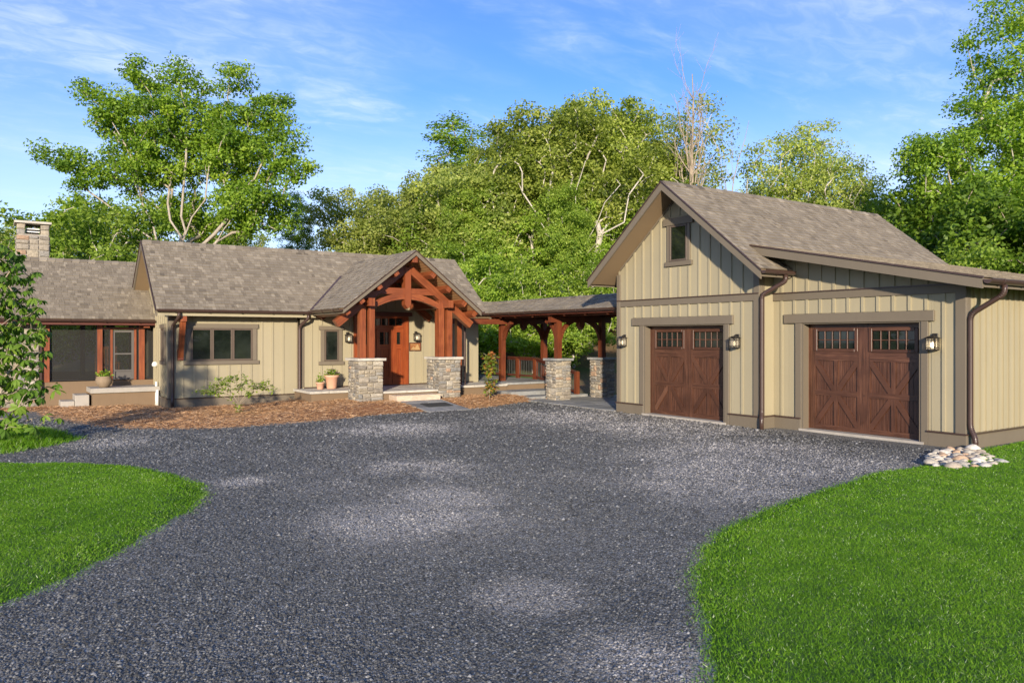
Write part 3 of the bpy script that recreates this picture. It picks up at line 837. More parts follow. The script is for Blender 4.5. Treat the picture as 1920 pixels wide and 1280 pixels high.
# trims on the gabled bay
BZ0, BZ1 = 2.52, 2.655
gf.box('band', 'trim', w1, 0.0, 4.12, 0.001, 0.04, BZ0, BZ1, 0.003)
gf.box('band_flashing', 'bronze', w1, -0.01, 4.13, 0.001, 0.06, BZ1 + 0.001, BZ1 + 0.022)
gf2.box('band', 'trim', w2, 4.125, 7.79, 0.001, 0.04, BZ0, BZ1, 0.003)
gf2.box('band_flashing', 'bronze', w2, 4.125, 7.80, 0.001, 0.06, BZ1 + 0.001, BZ1 + 0.022)
CB = 0.12
for fc, wl, u0, u1, top in ((gf, w1, -0.025, 0.09, gz(14.02) - 0.24), (gf, w1, 4.12 - CB, 4.145, gz(9.9) - 0.14), (gf2, w2, 7.79 - CB - 0.02, 7.815, lz(6.23) - 0.16)):
    fc.box('corner_board', 'trim', wl, u0, u1, 0.002, 0.044, 0.24, top, 0.003)
gs.box('corner_board', 'trim', w3, -0.03, 0.10, 0.002, 0.034, 0.24, 2.58, 0.003)
box('corner_board', 'trim', garage, GX + 0.002, GX + 0.12, 9.87, 9.897, 0.24, 3.3, 0.003)
gl.box('corner_board', 'trim', garage, -0.028, 0.10, 0.002, 0.03, 0.24, 3.2, 0.003)
skirts = ((gf, w1, -0.035, D1[0] - 0.02), (gf, w1, D1[1] + 0.13, 4.155), (gf2, w2, 4.12, D2[0] - 0.02), (gf2, w2, D2[1] + 0.12, 7.825), (gs, w3, -0.03, 7.0))
for i, (fc, wl, a, b) in enumerate(skirts):
    if i in (0, 2): b -= 0.0
    fc.box('skirt_board', 'trim', wl, a, b, 0.002, 0.05, -0.03, 0.225, 0.003)
    fc.box('skirt_flashing', 'bronze', wl, a - 0.01, b + 0.01, 0.002, 0.075, 0.226, 0.25)
box('skirt_board', 'trim', garage, GX, GX2, 9.85, 9.898, -0.03, 0.225)
box('skirt_flashing', 'bronze', garage, GX, GX2, 9.83, 9.898, 0.226, 0.25)
# battens
lowskip1 = [(D1[0] - 0.16, D1[1] + 0.16, 0, 2.245), (0.51, 3.49, 2.05, 2.25)]
battens(gf, w1, 0.0, 4.05, lambda u: 0.25, lambda u: BZ0, 0.285, lowskip1, 0.285)
battens(gf, w1, 0.0, 4.05, lambda u: BZ1 + 0.022, lambda u: gz(14.02 - u) - 0.15, 0.285, [(1.56, 2.39, 3.35, 4.47)], 0.285)
lowskip2 = [(D2[0] - 0.16, D2[1] + 0.16, 0, 2.245), (4.47, 7.29, 2.05, 2.25)]
battens(gf2, w2, 4.12, 7.70, lambda u: 0.25, lambda u: BZ0, 0.285, lowskip2, 0.20)
battens(gf2, w2, 4.12, 7.70, lambda u: BZ1 + 0.022, lambda u: lz(14.02 - u) - 0.15, 0.285, (), 0.20)
battens(gs, w3, 0.0, 7.0, lambda u: 0.25, lambda u: 2.62, 0.20, (), 0.26)
# window in the gable
window(gf, garage, 1.71, 2.24, 3.47, 4.27, 1, 0.075, 0.16, 0.10)
# carriage doors
def garage_door(fc, wl, u0, u1, top, seed):
    D = fc.box('garage_door', 'garage_wood', garage, u0 - 0.03, u1 + 0.03, -0.24, -0.20, 0.04, top + 0.06)
    # casing and header
    fc.box('casing', 'trim', D, u0 - 0.135, u0 - 0.002, 0.002, 0.046, 0.0, top - 0.01, 0.003)
    fc.box('casing', 'trim', D, u1 + 0.002, u1 + 0.115, 0.002, 0.046, 0.0, top - 0.01, 0.003)
    fc.box('jamb', 'trim', D, u0 - 0.001, u0 + 0.035, -0.14, 0.03, 0.0, top - 0.005)
    fc.box('jamb', 'garage_wood', D, u0 + 0.002, u0 + 0.03, -0.2, -0.141, 0.04, top - 0.005)
    fc.box('jamb', 'trim', D, u1 - 0.035, u1 + 0.001, -0.14, 0.03, 0.0, top - 0.005)
    fc.box('jamb', 'trim', D, u0 + 0.036, u1 - 0.036, -0.14, 0.028, top - 0.03, top - 0.002)
    fc.box('header', 'trim', D, u0 - 0.39, u1 + 0.22, 0.002, 0.06, top - 0.009, top + 0.165, 0.004)
    fc.box('sill', 'concrete', D, u0 - 0.05, u1 + 0.05, -0.25, 0.06, -0.02, 0.045)
    a0, a1 = u0 + 0.036, u1 - 0.036
    z0, z1 = 0.05, top - 0.031
    n0, n1 = -0.199, -0.165
    st = 0.13; mid = 0.25
    cw = (a1 - a0 - 2 * st - mid) / 2
    cols = [(a0 + st, a0 + st + cw), (a1 - st - cw, a1 - st)]
    hz = z1 - z0
    rows = [(z0 + 0.045 * hz, z0 + 0.325 * hz), (z0 + 0.375 * hz, z0 + 0.655 * hz)]
    wz0, wz1 = z0 + 0.745 * hz, z0 + 0.955 * hz
    bm_ = lambda nm, p, q, w_, h_=0.034, mt='garage_wood', par=D: fc.beam(nm, mt, par, p, q, w_, h_, 0.004)
    nc = (n0 + n1) / 2
    # stiles and rails
    bm_('stile', (a0 + st / 2, nc, z0), (a0 + st / 2, nc, z1), st)
    bm_('stile', (a1 - st / 2, nc, z0), (a1 - st / 2, nc, z1), st)
    bm_('stile', ((a0 + a1) / 2, nc, z0), ((a0 + a1) / 2, nc, z1), mid)
    for (c0, c1) in cols:
        for (ra, rb) in ((z0, rows[0][0]), (rows[0][1], rows[1][0]), (rows[1][1], wz0), (wz1, z1)):
            bm_('rail', (c0, nc, (ra + rb) / 2), (c1, nc, (ra + rb) / 2), rb - ra)
        um = (c0 + c1) / 2
        bm_('stile', (um, nc, rows[0][0]), (um, nc, rows[0][1]), 0.085)
        bm_('stile', (um, nc, rows[1][0]), (um, nc, rows[1][1]), 0.085)
        for ri, (ra, rb) in enumerate(rows):
            for side in (0, 1):
                p0, p1 = (c0, um - 0.0425) if side == 0 else (um + 0.0425, c1)
                k = 5; pw = (p1 - p0) / k
                for i in range(k):                      # recessed planks
                    fc.beam('plank', 'garage_wood', D, (p0 + pw * (i + .5), n0 + 0.006, ra), (p0 + pw * (i + .5), n0 + 0.006, rb), pw - 0.005, 0.012, 0.002)
                # raised diagonal: X brace centred on the middle rail
                down = (side == 0) if ri == 1 else (side == 1)
                zs, ze = (rb, ra) if down else (ra, rb)
                off = 0.055
                pu = [(p0, zs), (p1, ze)]
                dv = 1 if ze > zs else -1
                poly = [(p0 + 0.001, zs), (p0 + 0.052, zs), (p1 - 0.001, ze - dv * 0.095), (p1 - 0.001, ze), (p1 - 0.052, ze), (p0 + 0.001, zs + dv * 0.095)]
                mb = MB(); mb.prism(poly, lambda u, z: fc.p(u, n0 + 0.0125, z), fc.N * 0.019); mb.build('brace', 'garage_wood', D, bevel=0.004)
        # glazed top section
        fr = 0.045
        for (x0, x1, y0, y1) in ((c0 - .02, c0 + fr, wz0, wz1), (c1 - fr, c1 + .02, wz0, wz1), (c0 + fr, c1 - fr, wz0 - .01, wz0 + fr), (c0 + fr, c1 - fr, wz1 - fr, wz1 + .01)):
            fc.box('window_frame', 'garage_wood', D, x0, x1, n1 + 0.001, n1 + 0.02, y0, y1, 0.006)
        g0, g1, h0, h1 = c0 + fr, c1 - fr, wz0 + fr, wz1 - fr
        lw_ = (g1 - g0) / 5; lh = (h1 - h0) / 2
        for i in range(5):
            for j in range(2):
                fc.box('pane', 'dark_glass', D, g0 + i * lw_ + .004, g0 + (i + 1) * lw_ - .004, n0 + .004, n0 + .012, h0 + j * lh + .004, h0 + (j + 1) * lh - .004)
        for i in range(1, 5):
            fc.box('muntin', 'garage_wood', D, g0 + i * lw_ - .009, g0 + i * lw_ + .009, n0 + .013, n1 + .004, h0, h1, 0.003)
        fc.box('muntin', 'garage_wood', D, g0, g1, n0 + .013, n1 + .001, h0 + lh - .009, h0 + lh + .009, 0.003)
    return D
garage_door(gf, w1, *D1, DT, 1)
garage_door(gf2, w2, *D2, DT, 2)
# roof
gr = slab('roof', 'soffit', garage, [(12.0, 12.0, 5.13), (12.0, 14.45, gz(14.45) - .02), (20.2, 14.45, gz(14.45) - .02), (20.2, 12.0, 5.13)], 0.12)
gr['label'] = 'taupe shingled garage roof with low lean-to slope'
slab('roof_slope', 'soffit', gr, [(12.0, 12.0, 5.13), (20.2, 12.0, 5.13), (20.2, KY, KZ - .02), (13.2, KY, KZ - .02), (13.2, 9.43, gz(9.43) - .02), (12.0, 9.43, gz(9.43) - .02)], 0.12)
slab('roof_slope', 'soffit', gr, [(12.5, KY + .12, lz(KY + .12) - .022), (20.2, KY + .12, lz(KY + .12) - .022), (20.2, 5.75, 2.70), (12.5, 5.75, 2.70)], 0.11)
sl = math.sqrt(1 + GP * GP)
shingles(gr, (12.0, 9.43, gz(9.43)), (1, 0, 0), (0, 1, GP), lambda v: [(-0.02, 8.22)] if 9.43 + v / sl > KY - .05 else [(-0.02, 1.1)], (12.0 - 9.43) * sl, 21, 150)
sl2 = math.sqrt(1 + LP * LP)
shingles(gr, (12.5, 5.72, lz(5.72)), (1, 0, 0), (0, 1, LP), lambda v: [(-0.02, 7.72)], (KY - 5.70) * sl2, 22, 150)
shingles(gr, (20.2, 14.45, gz(14.45)), (-1, 0, 0), (0, -1, GP), lambda v: [(0, 8.22)], 2.45 * sl, 23, 0)
ridge_caps(gr, (12.0, 12.0, 5.15), (20.2, 12.0, 5.15), (0, 1, -GP), (0, -1, -GP), 5)
# rake boards
def rake(parent, x, a, b, h=0.17, t=0.035, name='rake_board', mat='trim'):
    (y0, z0), (y1, z1) = a, b
    mb = MB(); mb.prism([(y0, z0), (y1, z1), (y1, z1 - h), (y0, z0 - h)], lambda y, z: (x, y, z), (-t, 0, 0))
    return mb.build(name, mat, parent, bevel=0.004)
rake(gr, 11.998, (12.0, 5.135), (14.47, gz(14.47) - .015)); rake(gr, 11.998, (12.0, 5.135), (9.41, gz(9.41) - .015))
rake(gr, 12.498, (KY - .05, lz(KY - .05) - .02), (5.73, lz(5.73) - .02), 0.155)
rake(gr, 11.962, (12.0, 5.165), (14.49, gz(14.49) + .015), 0.03, 0.02, 'drip_edge', 'bronze'); rake(gr, 11.962, (12.0, 5.165), (9.39, gz(9.39) + .015), 0.03, 0.02, 'drip_edge', 'bronze')
rake(gr, 12.462, (KY - .05, lz(KY - .05) + .014), (5.71, lz(5.71) + .014), 0.03, 0.02, 'drip_edge', 'bronze')
# frieze boards under the rakes on the wall
def frieze(fc, wl, ua, za, ub, zb, h=0.07):
    mb = MB(); mb.prism([(ua, za), (ub, zb), (ub, zb - h), (ua, za - h)], lambda u, z: fc.p(u, 0.002, z), fc.N * 0.036); mb.build('frieze', 'trim', wl)
frieze(gf, w1, 0.095, gz(13.925) - .15, 2.02, gz(12) - .15); frieze(gf, w1, 2.02, gz(12) - .15, 3.99, gz(10.03) - .15)
# gutters and downspouts
slab('fascia', 'trim', gr, [(12.0, 14.452, gz(14.45) - .03), (20.2, 14.452, gz(14.45) - .03), (20.2, 14.478, gz(14.45) - .03), (12.0, 14.478, gz(14.45) - .03)], 0.13)
slab('fascia', 'trim', gr, [(12.5, 5.722, 2.69), (20.2, 5.722, 2.69), (20.2, 5.748, 2.69), (12.5, 5.748, 2.69)], 0.13)
slab('fascia', 'trim', gr, [(12.0, 9.402, 3.06), (12.85, 9.402, 3.06), (12.85, 9.428, 3.06), (12.0, 9.428, 3.06)], 0.12)
gutter(gr, (11.96, 9.40, gz(9.4) - .02), (12.86, 9.40, gz(9.4) - .02), (0, -1, 0), 0.06)
gutter(gr, (12.46, 5.72, 2.675), (20.3, 5.72, 2.675), (0, -1, 0), 0.065)
zt = gz(9.4) - .08
downspout(gr, [(12.62, 9.34, zt), (12.62, 9.34, zt - .12), (12.50, 9.80, zt - .36), (12.50, 9.80, 0.32), (12.44, 9.76, 0.20), (12.44, 9.76, -0.03)], 0.042)
downspout(gr, [(13.0, 5.655, 2.61), (13.0, 5.655, 2.47), (12.985, 6.15, 2.16), (12.985, 6.15, 0.34), (12.955, 6.06, 0.20), (12.955, 6.06, -0.03)], 0.042)

# ================================================================== HOUSE
house = thing('house', 'tan board and batten house with timber framed entry porch', 'house', (8.2, 22.9, 0))
HF, HW = 20.97, 20.72                  # left front wall, entry wall
HP = 0.84
def hz_(y): return 2.50 + HP * (y - 20.5) if y < 22.75 else 2.50 + HP * 2.25 - HP * (y - 22.75)
HXL, HXR = 3.38, 13.0
hl_ = Face((3.74, HF, 0), (1, 0, 0), (0, -1, 0))
he = Face((7.0, HW, 0), (1, 0, 0), (0, -1, 0))
hs = Face((3.74, 24.6, 0), (0, -1, 0), (-1, 0, 0))
hw = MB().box(3.74, 7.06, HF, HF + .15, 0, 2.60).build('wall', 'siding', house)
MBx = MB(); MBx.prism([(HF + .15, 0), (24.6, 0), (24.6, hz_(24.6) - .14), (22.75, hz_(22.75) - .16), (HF + .15, hz_(HF + .15) - .14)], lambda y, z: (3.74, y, z), (0.15, 0, 0))
hsw = MBx.build('side_wall', 'siding', house)
PC, PHW, PZE, PZR = 9.235, 1.975, 2.53, 4.06      # porch roof: centre x, half width, eave z, ridge z
PP = (PZR - PZE) / PHW
def pz(x): return PZR - PP * abs(x - PC)
mb = MB(); mb.prism([(0, 0.2), (5.7, 0.2), (5.7, 2.5), (PC + 1.85 - 7, 2.55), (PC - 7, 3.88), (PC - 1.85 - 7, 2.55), (0, 2.5)], lambda u, z: he.p(u, 0, z), (0, .15, 0))
hew = mb.build('entry_wall', 'siding', house)
MB().prism([(HW + .15, .2), (24.6, .2), (24.6, hz_(24.6) - .16), (22.75, hz_(22.75) - .18), (HW + .15, hz_(HW + .15) - .16)], lambda y, z: (12.55, y, z), (.15, 0, 0)).build('side_wall', 'siding', house)
box('back_wall', 'siding', house, 3.9, 12.55, 24.6, 24.75, 0, 2.6)
box('return_wall', 'trim', house, 7.0, 7.055, HW + .003, HF - .003, 0.2, 2.52)
# trims
hl_.box('skirt_board', 'trim', hw, -0.04, 3.24, 0.002, 0.045, -0.05, 0.235, 0.003)
hl_.box('skirt_flashing', 'bronze', hw, -0.05, 3.24, 0.002, 0.07, 0.236, 0.258)
hs.box('skirt_board', 'trim', hsw, 1.2, 3.63, 0.002, 0.045, -0.05, 0.235, 0.003)
hs.box('skirt_flashing', 'bronze', hsw, 1.2, 3.63, 0.002, 0.07, 0.236, 0.258)
hl_.box('corner_board', 'trim', hw, -0.03, 0.10, 0.002, 0.03, 0.258, 2.42, 0.003)
hs.box('corner_board', 'trim', hsw, 3.53, 3.628, 0.002, 0.03, 0.258, 2.42, 0.003)
hl_.box('frieze', 'trim', hw, 0.10, 3.24, 0.002, 0.036, 2.36, 2.44)
he.box('corner_board', 'trim', hew, -0.0, 0.11, 0.002, 0.03, 0.44, 2.44, 0.003)
he.box('base_flashing', 'bronze', hew, 0.11, 1.55, 0.002, 0.03, 0.40, 0.43)
he.box('base_flashing', 'bronze', hew, 3.26, 5.5, 0.002, 0.03, 0.40, 0.43)
battens(hl_, hw, 0.1, 3.24, lambda u: 0.258, lambda u: 2.36, 0.285, [(0.34, 2.20, 1.08, 2.20)], 0.2)
battens(he, hew, 0.11, 5.6, lambda u: 0.43, lambda u: min(2.5, 9) if u < .45 else pz(7 + u) - .15, 0.285, [(0.52, 1.28, 1.02, 2.13), (1.5, 3.28, 0.3, 2.6)], 0.2)
battens(hs, hsw, 1.3, 3.5, lambda u: 0.258, lambda u: hz_(24.6 - u) - .2, 0.285, [(2.55, 3.2, 1.05, 2.15)], 0.2)
window(hl_, house, 0.50, 2.05, 1.19, 2.03, 3, 0.11, 0.12, 0.04)
window(he, house, 0.68, 1.10, 1.13, 2.00, 1, 0.10, 0.11, 0.05)
window(hs, house, 2.72, 3.10, 1.19, 2.03, 1, 0.10, 0.10, 0.03)
# main roof
vx0 = PC - PHW
HY1 = 20.5
def valley_y(x): return 20.5 + (pz(x) - 2.50) / HP
hv = math.sqrt(1 + HP * HP)
hr = slab('roof', 'soffit', house, [(HXL, 20.5, 2.48), (vx0 + .0, 20.5, 2.48), (PC, valley_y(PC), PZR - .02), (PC, 22.75, hz_(22.75) - .02), (HXL, 22.75, hz_(22.75) - .02)], 0.12)
hr['label'] = 'taupe shingled main roof of the house'
slab('roof_slope', 'soffit', hr, [(PC, valley_y(PC), PZR - .02), (PC + PHW, 20.5, 2.48), (HXR, 20.5, 2.48), (HXR, 22.75, hz_(22.75) - .02), (PC, 22.75, hz_(22.75) - .02)], 0.12)
slab('roof_slope', 'soffit', hr, [(HXL, 22.75, hz_(22.75) - .02), (HXR, 22.75, hz_(22.75) - .02), (HXR, 25.0, 2.48), (HXL, 25.0, 2.48)], 0.12)
def hint(v):
    y = 20.5 + v / hv; z = 2.5 + HP * (y - 20.5)
    if z > PZR - .02: return [(-0.02, HXR - HXL + .02)]
    h = (PZR - z) / PP
    return [(-0.02, PC - h - HXL + .05), (PC + h - HXL - .05, HXR - HXL + .02)]
shingles(hr, (HXL, 20.48, 2.485), (1, 0, 0), (0, 1, HP), hint, 2.27 * hv, 31, 150)
ridge_caps(hr, (HXL, 22.75, hz_(22.75)), (HXR, 22.75, hz_(22.75)), (0, 1, -HP), (0, -1, -HP), 6)
rake(hr, HXL - .002, (22.75, hz_(22.75) - .015), (20.48, hz_(20.48) - .015), 0.16); rake(hr, HXL - .002, (22.75, hz_(22.75) - .015), (25.0, 2.485), 0.16)
rake(hr, HXL - .038, (22.75, hz_(22.75) + .012), (25.02, 2.495), 0.03, 0.02, 'drip_edge', 'bronze'); rake(hr, HXL - .038, (22.75, hz_(22.75) + .012), (20.46, hz_(20.46) + .012), 0.03, 0.02, 'drip_edge', 'bronze')
rake(hr, HXR + .035, (22.75, hz_(22.75) - .015), (20.48, hz_(20.48) - .015), 0.16)
box('soffit', 'soffit', hr, HXL + .02, vx0, 20.52, HF + .14, 2.44, 2.452)
box('fascia', 'siding', hr, HXL, vx0 + .1, 20.475, 20.50, 2.33, 2.47)
box('eave_return', 'trim', hr, HXL, 3.74, 24.6, 25.0, 2.40, 2.47)
gutter(hr, (HXL - .02, 20.473, 2.475), (vx0 - .02, 20.473, 2.475), (0, -1, 0), 0.062)
downspout(hr, [(3.86, 20.41, 2.41), (3.86, 20.41, 2.30), (3.80, 20.90, 2.08), (3.80, 20.90, 0.36), (3.78, 20.83, 0.24), (3.78, 20.83, 0.0)], 0.04)
downspout(hr, [(7.13, 20.41, 2.41), (7.13, 20.41, 2.30), (6.965, 20.64, 2.10), (6.965, 20.64, 0.36), (6.95, 20.58, 0.24), (6.95, 20.58, 0.1)], 0.04)
# corner timber bracket
beam('eave_bracket', 'timber', house, (3.985, 20.92, 1.30), (3.985, 20.60, 2.22), 0.13, 0.12, (1, 0, 0))
beam('eave_bracket', 'timber', house, (3.985, 20.90, 1.22), (3.985, 20.93, 1.50), 0.14, 0.07, (1, 0, 0))
beam('eave_bracket', 'timber', house, (3.985, 20.95, 2.27), (3.985, 20.50, 2.27), 0.15, 0.15, (1, 0, 0))
# ---------- entry porch
PY = 18.2                                    # front edge of the porch roof
YT = 18.75                                   # truss plane
def vy(x): return valley_y(x) + .03
pr_ = slab('porch_roof', 'soffit_boards', house, [(PC, PY, PZR - .02), (PC - PHW, PY, PZE - .02), (PC - PHW, 20.52, PZE - .02), (PC, vy(PC), PZR - .02)], 0.05)
pr2 = slab('roof_slope', 'soffit_boards', pr_, [(PC, PY, PZR - .02), (PC + PHW, PY, PZE - .02), (PC + PHW, 20.52, PZE - .02), (PC, vy(PC), PZR - .02)], 0.05)
for ob in (pr_, pr2):                        # board UVs run along the slope
    me = ob.data; ul = me.uv_layers.new(name='UVMap') if not me.uv_layers else me.uv_layers[0]
    for lp in me.loops:
        v = me.vertices[lp.vertex_index].co
        ul.data[lp.index].uv = (v.y, v.x * 1.27)
pv = math.sqrt(1 + PP * PP)
shingles(pr_, (PC - PHW - .02, PY, PZE - .005), (0, 1, 0), (1, 0, PP), lambda v: [(-.02, vy(PC - PHW + v / pv) - PY)], PHW * pv + .02, 41, 0, 0.13)
shingles(pr_, (PC + PHW + .02, PY, PZE - .005), (0, 1, 0), (-1, 0, PP), lambda v: [(-.02, vy(PC + PHW - v / pv) - PY)], PHW * pv + .02, 42, 0, 0.13)
ridge_caps(pr_, (PC, PY, PZR), (PC, 22.4, PZR), (1, 0, -PP), (-1, 0, -PP), 7)
for sg in (-1, 1):                           # rake boards, drip edges
    for h, t, y, o_, nm, mt in ((0.11, 0.03, PY - .003, -.01, 'rake_board', 'trim'), (0.028, 0.02, PY - .034, .016, 'drip_edge', 'bronze')):
        mb = MB(); mb.prism([(PC, PZR + o_), (PC + sg * (PHW + .03), PZR - PP * (PHW + .03) + o_), (PC + sg * (PHW + .03), PZR - PP * (PHW + .03) + o_ - h), (PC, PZR + o_ - h)], lambda x, z: (x, y, z), (0, -t, 0))
        mb.build(nm, mt, pr_, bevel=0.003)
beam('valley_flashing', 'bronze', pr_, (PC - PHW - .02, 20.47, PZE + .012), (PC - PHW + 1.35, valley_y(PC - PHW + 1.35) - .02, pz(PC - PHW + 1.35) + .03), 0.10, 0.012, bevel=0)
box('fascia', 'trim', pr_, PC - PHW - .027, PC - PHW - .003, PY, 20.4, PZE - .14, PZE - .03)
gutter(pr_, (PC - PHW - .03, PY - .02, PZE - .035), (PC - PHW - .03, 20.40, PZE - .035), (-1, 0, 0), 0.058)
gutter(pr_, (PC + PHW + .03, PY - .02, PZE - .035), (PC + PHW + .03, 20.40, PZE - .035), (1, 0, 0), 0.058)
# timbers
for sg in (-1, 1):
    for off in (1.03, 1.28):
        x = PC + sg * off
        top = 2.66 if off == 1.28 else 2.86
        beam('post', 'timber', house, (x, YT, 1.26), (x, YT, pz(x) - .42 if off == 1.03 else 2.60), 0.165, 0.165, (0, 1, 0))
    beam('post', 'timber', house, (PC + sg * 1.15, YT + .3, 1.26), (PC + sg * 1.15, YT + .3, 2.60), 0.165, 0.165, (0, 1, 0))
    # plate beam running to the wall, end showing in front
    beam('plate_beam', 'timber', house, (PC + sg * 1.155, 18.38, 2.70), (PC + sg * 1.155, HW - .01, 2.70), 0.17, 0.20, (1, 0, 0))
    # purlins
    for k, off in enumerate((0.55, 1.02, 1.50)):
        x = PC + sg * off
        beam('purlin', 'timber', house, (x, PY + .03, pz(x) - .165), (x, HW - .01, pz(x) - .165), 0.14, 0.17, (1, 0, -sg * PP))
    x = PC + sg * 1.86
    beam('eave_purlin', 'timber', house, (x, PY + .08, pz(x) - .17), (x, 20.4, pz(x) - .17), 0.13, 0.18, (1, 0, -sg * PP))
    # truss rafter
    a = Vector((PC + sg * 0.02, YT, PZR - .40)); e = Vector((PC + sg * 1.98, YT, PZR - .40 - PP * 1.96))
    beam('truss_rafter', 'timber', house, a, e, 0.18, 0.20, (0, 1, 0))
    # wall rafter against the entry wall
    beam('truss_rafter', 'timber', house, (PC + sg * .02, HW - .10, PZR - .42), (PC + sg * 1.7, HW - .10, PZR - .42 - PP * 1.68), 0.12, 0.18, (0, 1, 0))
beam('ridge_beam', 'timber', house, (PC, PY + .03, PZR - .19), (PC, HW - .01, PZR - .19), 0.15, 0.22, (1, 0, 0))
mb = MB(); mb.prism([(-.085, 3.66), (.085, 3.66), (.085, 2.66), (0, 2.56), (-.085, 2.66)], lambda u, z: (PC + u, YT - .11, z), (0, .22, 0)); mb.build('king_post', 'timber', house, bevel=0.008)
MB().beam((PC - 1.0, YT, 3.02), (PC + 1.0, YT, 3.02), 0.15, 0.17, (0, 1, 0)).build('tie_beam', 'timber', house, bevel=0.008)
for sg in (-1, 1):                            # arched braces
    mb = MB(); n = 12; up_, lo_ = [], []
    for i in range(n + 1):
        t = i / n; x = PC + sg * (1.0 - t * 0.93)
        zz = 2.62 + 0.27 * math.sin(t * math.pi / 2) ** 0.9
        up_.append((x, zz + 0.085)); lo_.append((x, zz - 0.085))
    for i in range(n):
        A = [(up_[i], lo_[i]), (up_[i + 1], lo_[i + 1])]
        q = [Vector((p[0], YT - .07, p[1])) for p in (up_[i], up_[i + 1], lo_[i + 1], lo_[i])]
        r_ = [p + Vector((0, .14, 0)) for p in q]
        l0, l1 = i * .09, (i + 1) * .09
        mb.face(q, [(l0, 0), (l1, 0), (l1, .17), (l0, .17)]); mb.face(r_[::-1], [(l0, 0), (l1, 0), (l1, .17), (l0, .17)])
        mb.face([q[0], r_[0], r_[1], q[1]], [(l0, 0), (l0, .14), (l1, .14), (l1, 0)]); mb.face([q[3], q[2], r_[2], r_[3]], [(l0, 0), (l1, 0), (l1, .14), (l0, .14)])
    mb.build('arched_brace', 'timber', house)
# piers, porch floor, step
for i, sg in enumerate((-1, 1)):
    x = PC + sg * 1.155
    stone_pier(house, x - .34, x + .34, YT - .34, YT + .42, -0.05, 1.26, 3 + i)
pf = MB().box(6.85, 12.9, 18.52, HW - .002, -0.05, 0.335).build('porch_base', 'stucco', house)
box('porch_base', 'stucco', pf, 6.86, 12.89, 18.53, 18.6, -.04, .0)
# porch floor flags (joints between)
def flags(parent, x0, x1, y0, y1, z, t, seed, wmin=.45, wmax=.95, dmin=.4, dmax=.7, mat='bluestone', zf=None, name='flagstone'):
    rg = random.Random(seed); y = y0
    while y < y1 - .02:
        d = min(rg.uniform(dmin, dmax), y1 - y)
        if y1 - y - d < dmin * .6: d = y1 - y
        x = x0
        while x < x1 - .02:
            w_ = min(rg.uniform(wmin, wmax), x1 - x)
            if x1 - x - w_ < wmin * .6: w_ = x1 - x
            j = rg.uniform(0, .004)
            g_ = .007
            if zf is None: zz = lambda a, b: z
            else: zz = zf
            P = [(x + g_, y + g_), (x + w_ - g_, y + g_), (x + w_ - g_, y + d - g_), (x + g_, y + d - g_)]
            mb = MB(); mb.hexa([(a, b, zz(a, b) - t) for a, b in P] + [(a, b, zz(a, b) + j) for a, b in P])
            mb.build(name, mat, parent, bevel=0.005)
            x += w_
        y += d
flags(pf, 6.80, 9.235, 19.75, HW - .005, 0.395, .058, 50, mat='cap_stone')
flags(pf, PC - .82, PC + .82, 18.45, 19.75, 0.395, .058, 51, mat='cap_stone')
flags(pf, 9.235, 12.9, 19.75, HW - .005, 0.395, .058, 52, mat='cap_stone')
flags(pf, PC + .82, 12.9, 19.35, 19.75, 0.395, .058, 53, mat='cap_stone')
flags(pf, 6.80, PC - .82, 19.35, 19.75, 0.395, .058, 54, mat='cap_stone')
# cut the base back left/right of the piers: the box above runs 18.52 only between piers
pf.data = MB().box(PC - .8, PC + .8, 18.5, 19.40, -0.05, 0.335).box(6.85, 12.89, 19.401, HW - .002, -0.05, 0.335).mesh('porch_base', 'stucco', WLOC[pf])
for ch in list(pf.children):
    if ch.name.startswith('porch_base'): bpy.data.objects.remove(ch)
mb = MB(); rg = random.Random(4)
pl = [(PC - .62, 18.05), (PC - .2, 18.02), (PC + .25, 18.05), (PC + .64, 18.03), (PC + .65, 18.49), (PC - .63, 18.49)]
mb.prism(pl, lambda a, b: (a, b, 0.10), (0, 0, 0.20)); mb.build('entry_step', 'sandstone', house, bevel=0.015)
# front door: frame, transom, two leaves, sidelight
dr = he.box('front_door', 'door_mahogany', house, 1.56, 3.24, 0.004, 0.02, 0.40, 2.44)
dr['label'] = 'red mahogany double entry door with glazed upper panels and transom'
def dbeam(nm, a, b, w_, h_=.05, n=.045): return he.beam(nm, 'door_mahogany', dr, (a[0], n, a[1]), (b[0], n, b[1]), w_, h_)
dbeam('jamb', (1.62, .42), (1.62, 2.40), .15, .09); dbeam('jamb', (3.15, .42), (3.15, 2.40), .17, .09)
he.box('header', 'rail_wood', dr, 1.42, 3.34, .004, .13, 2.41, 2.53, .006)
dbeam('transom_bar', (1.70, 2.10), (3.06, 2.10), .08, .075)
dbeam('transom_bar', (1.70, 2.375), (3.06, 2.375), .06, .07)
for k in range(6):
    a = 1.70 + k * (1.36 / 6)
    he.box('pane', 'dark_glass', dr, a + .015, a + 1.36 / 6 - .015, .021, .03, 2.145, 2.34)
    if k: he.box('muntin', 'door_mahogany', dr, a - .015, a + .015, .021, .06, 2.142, 2.344)
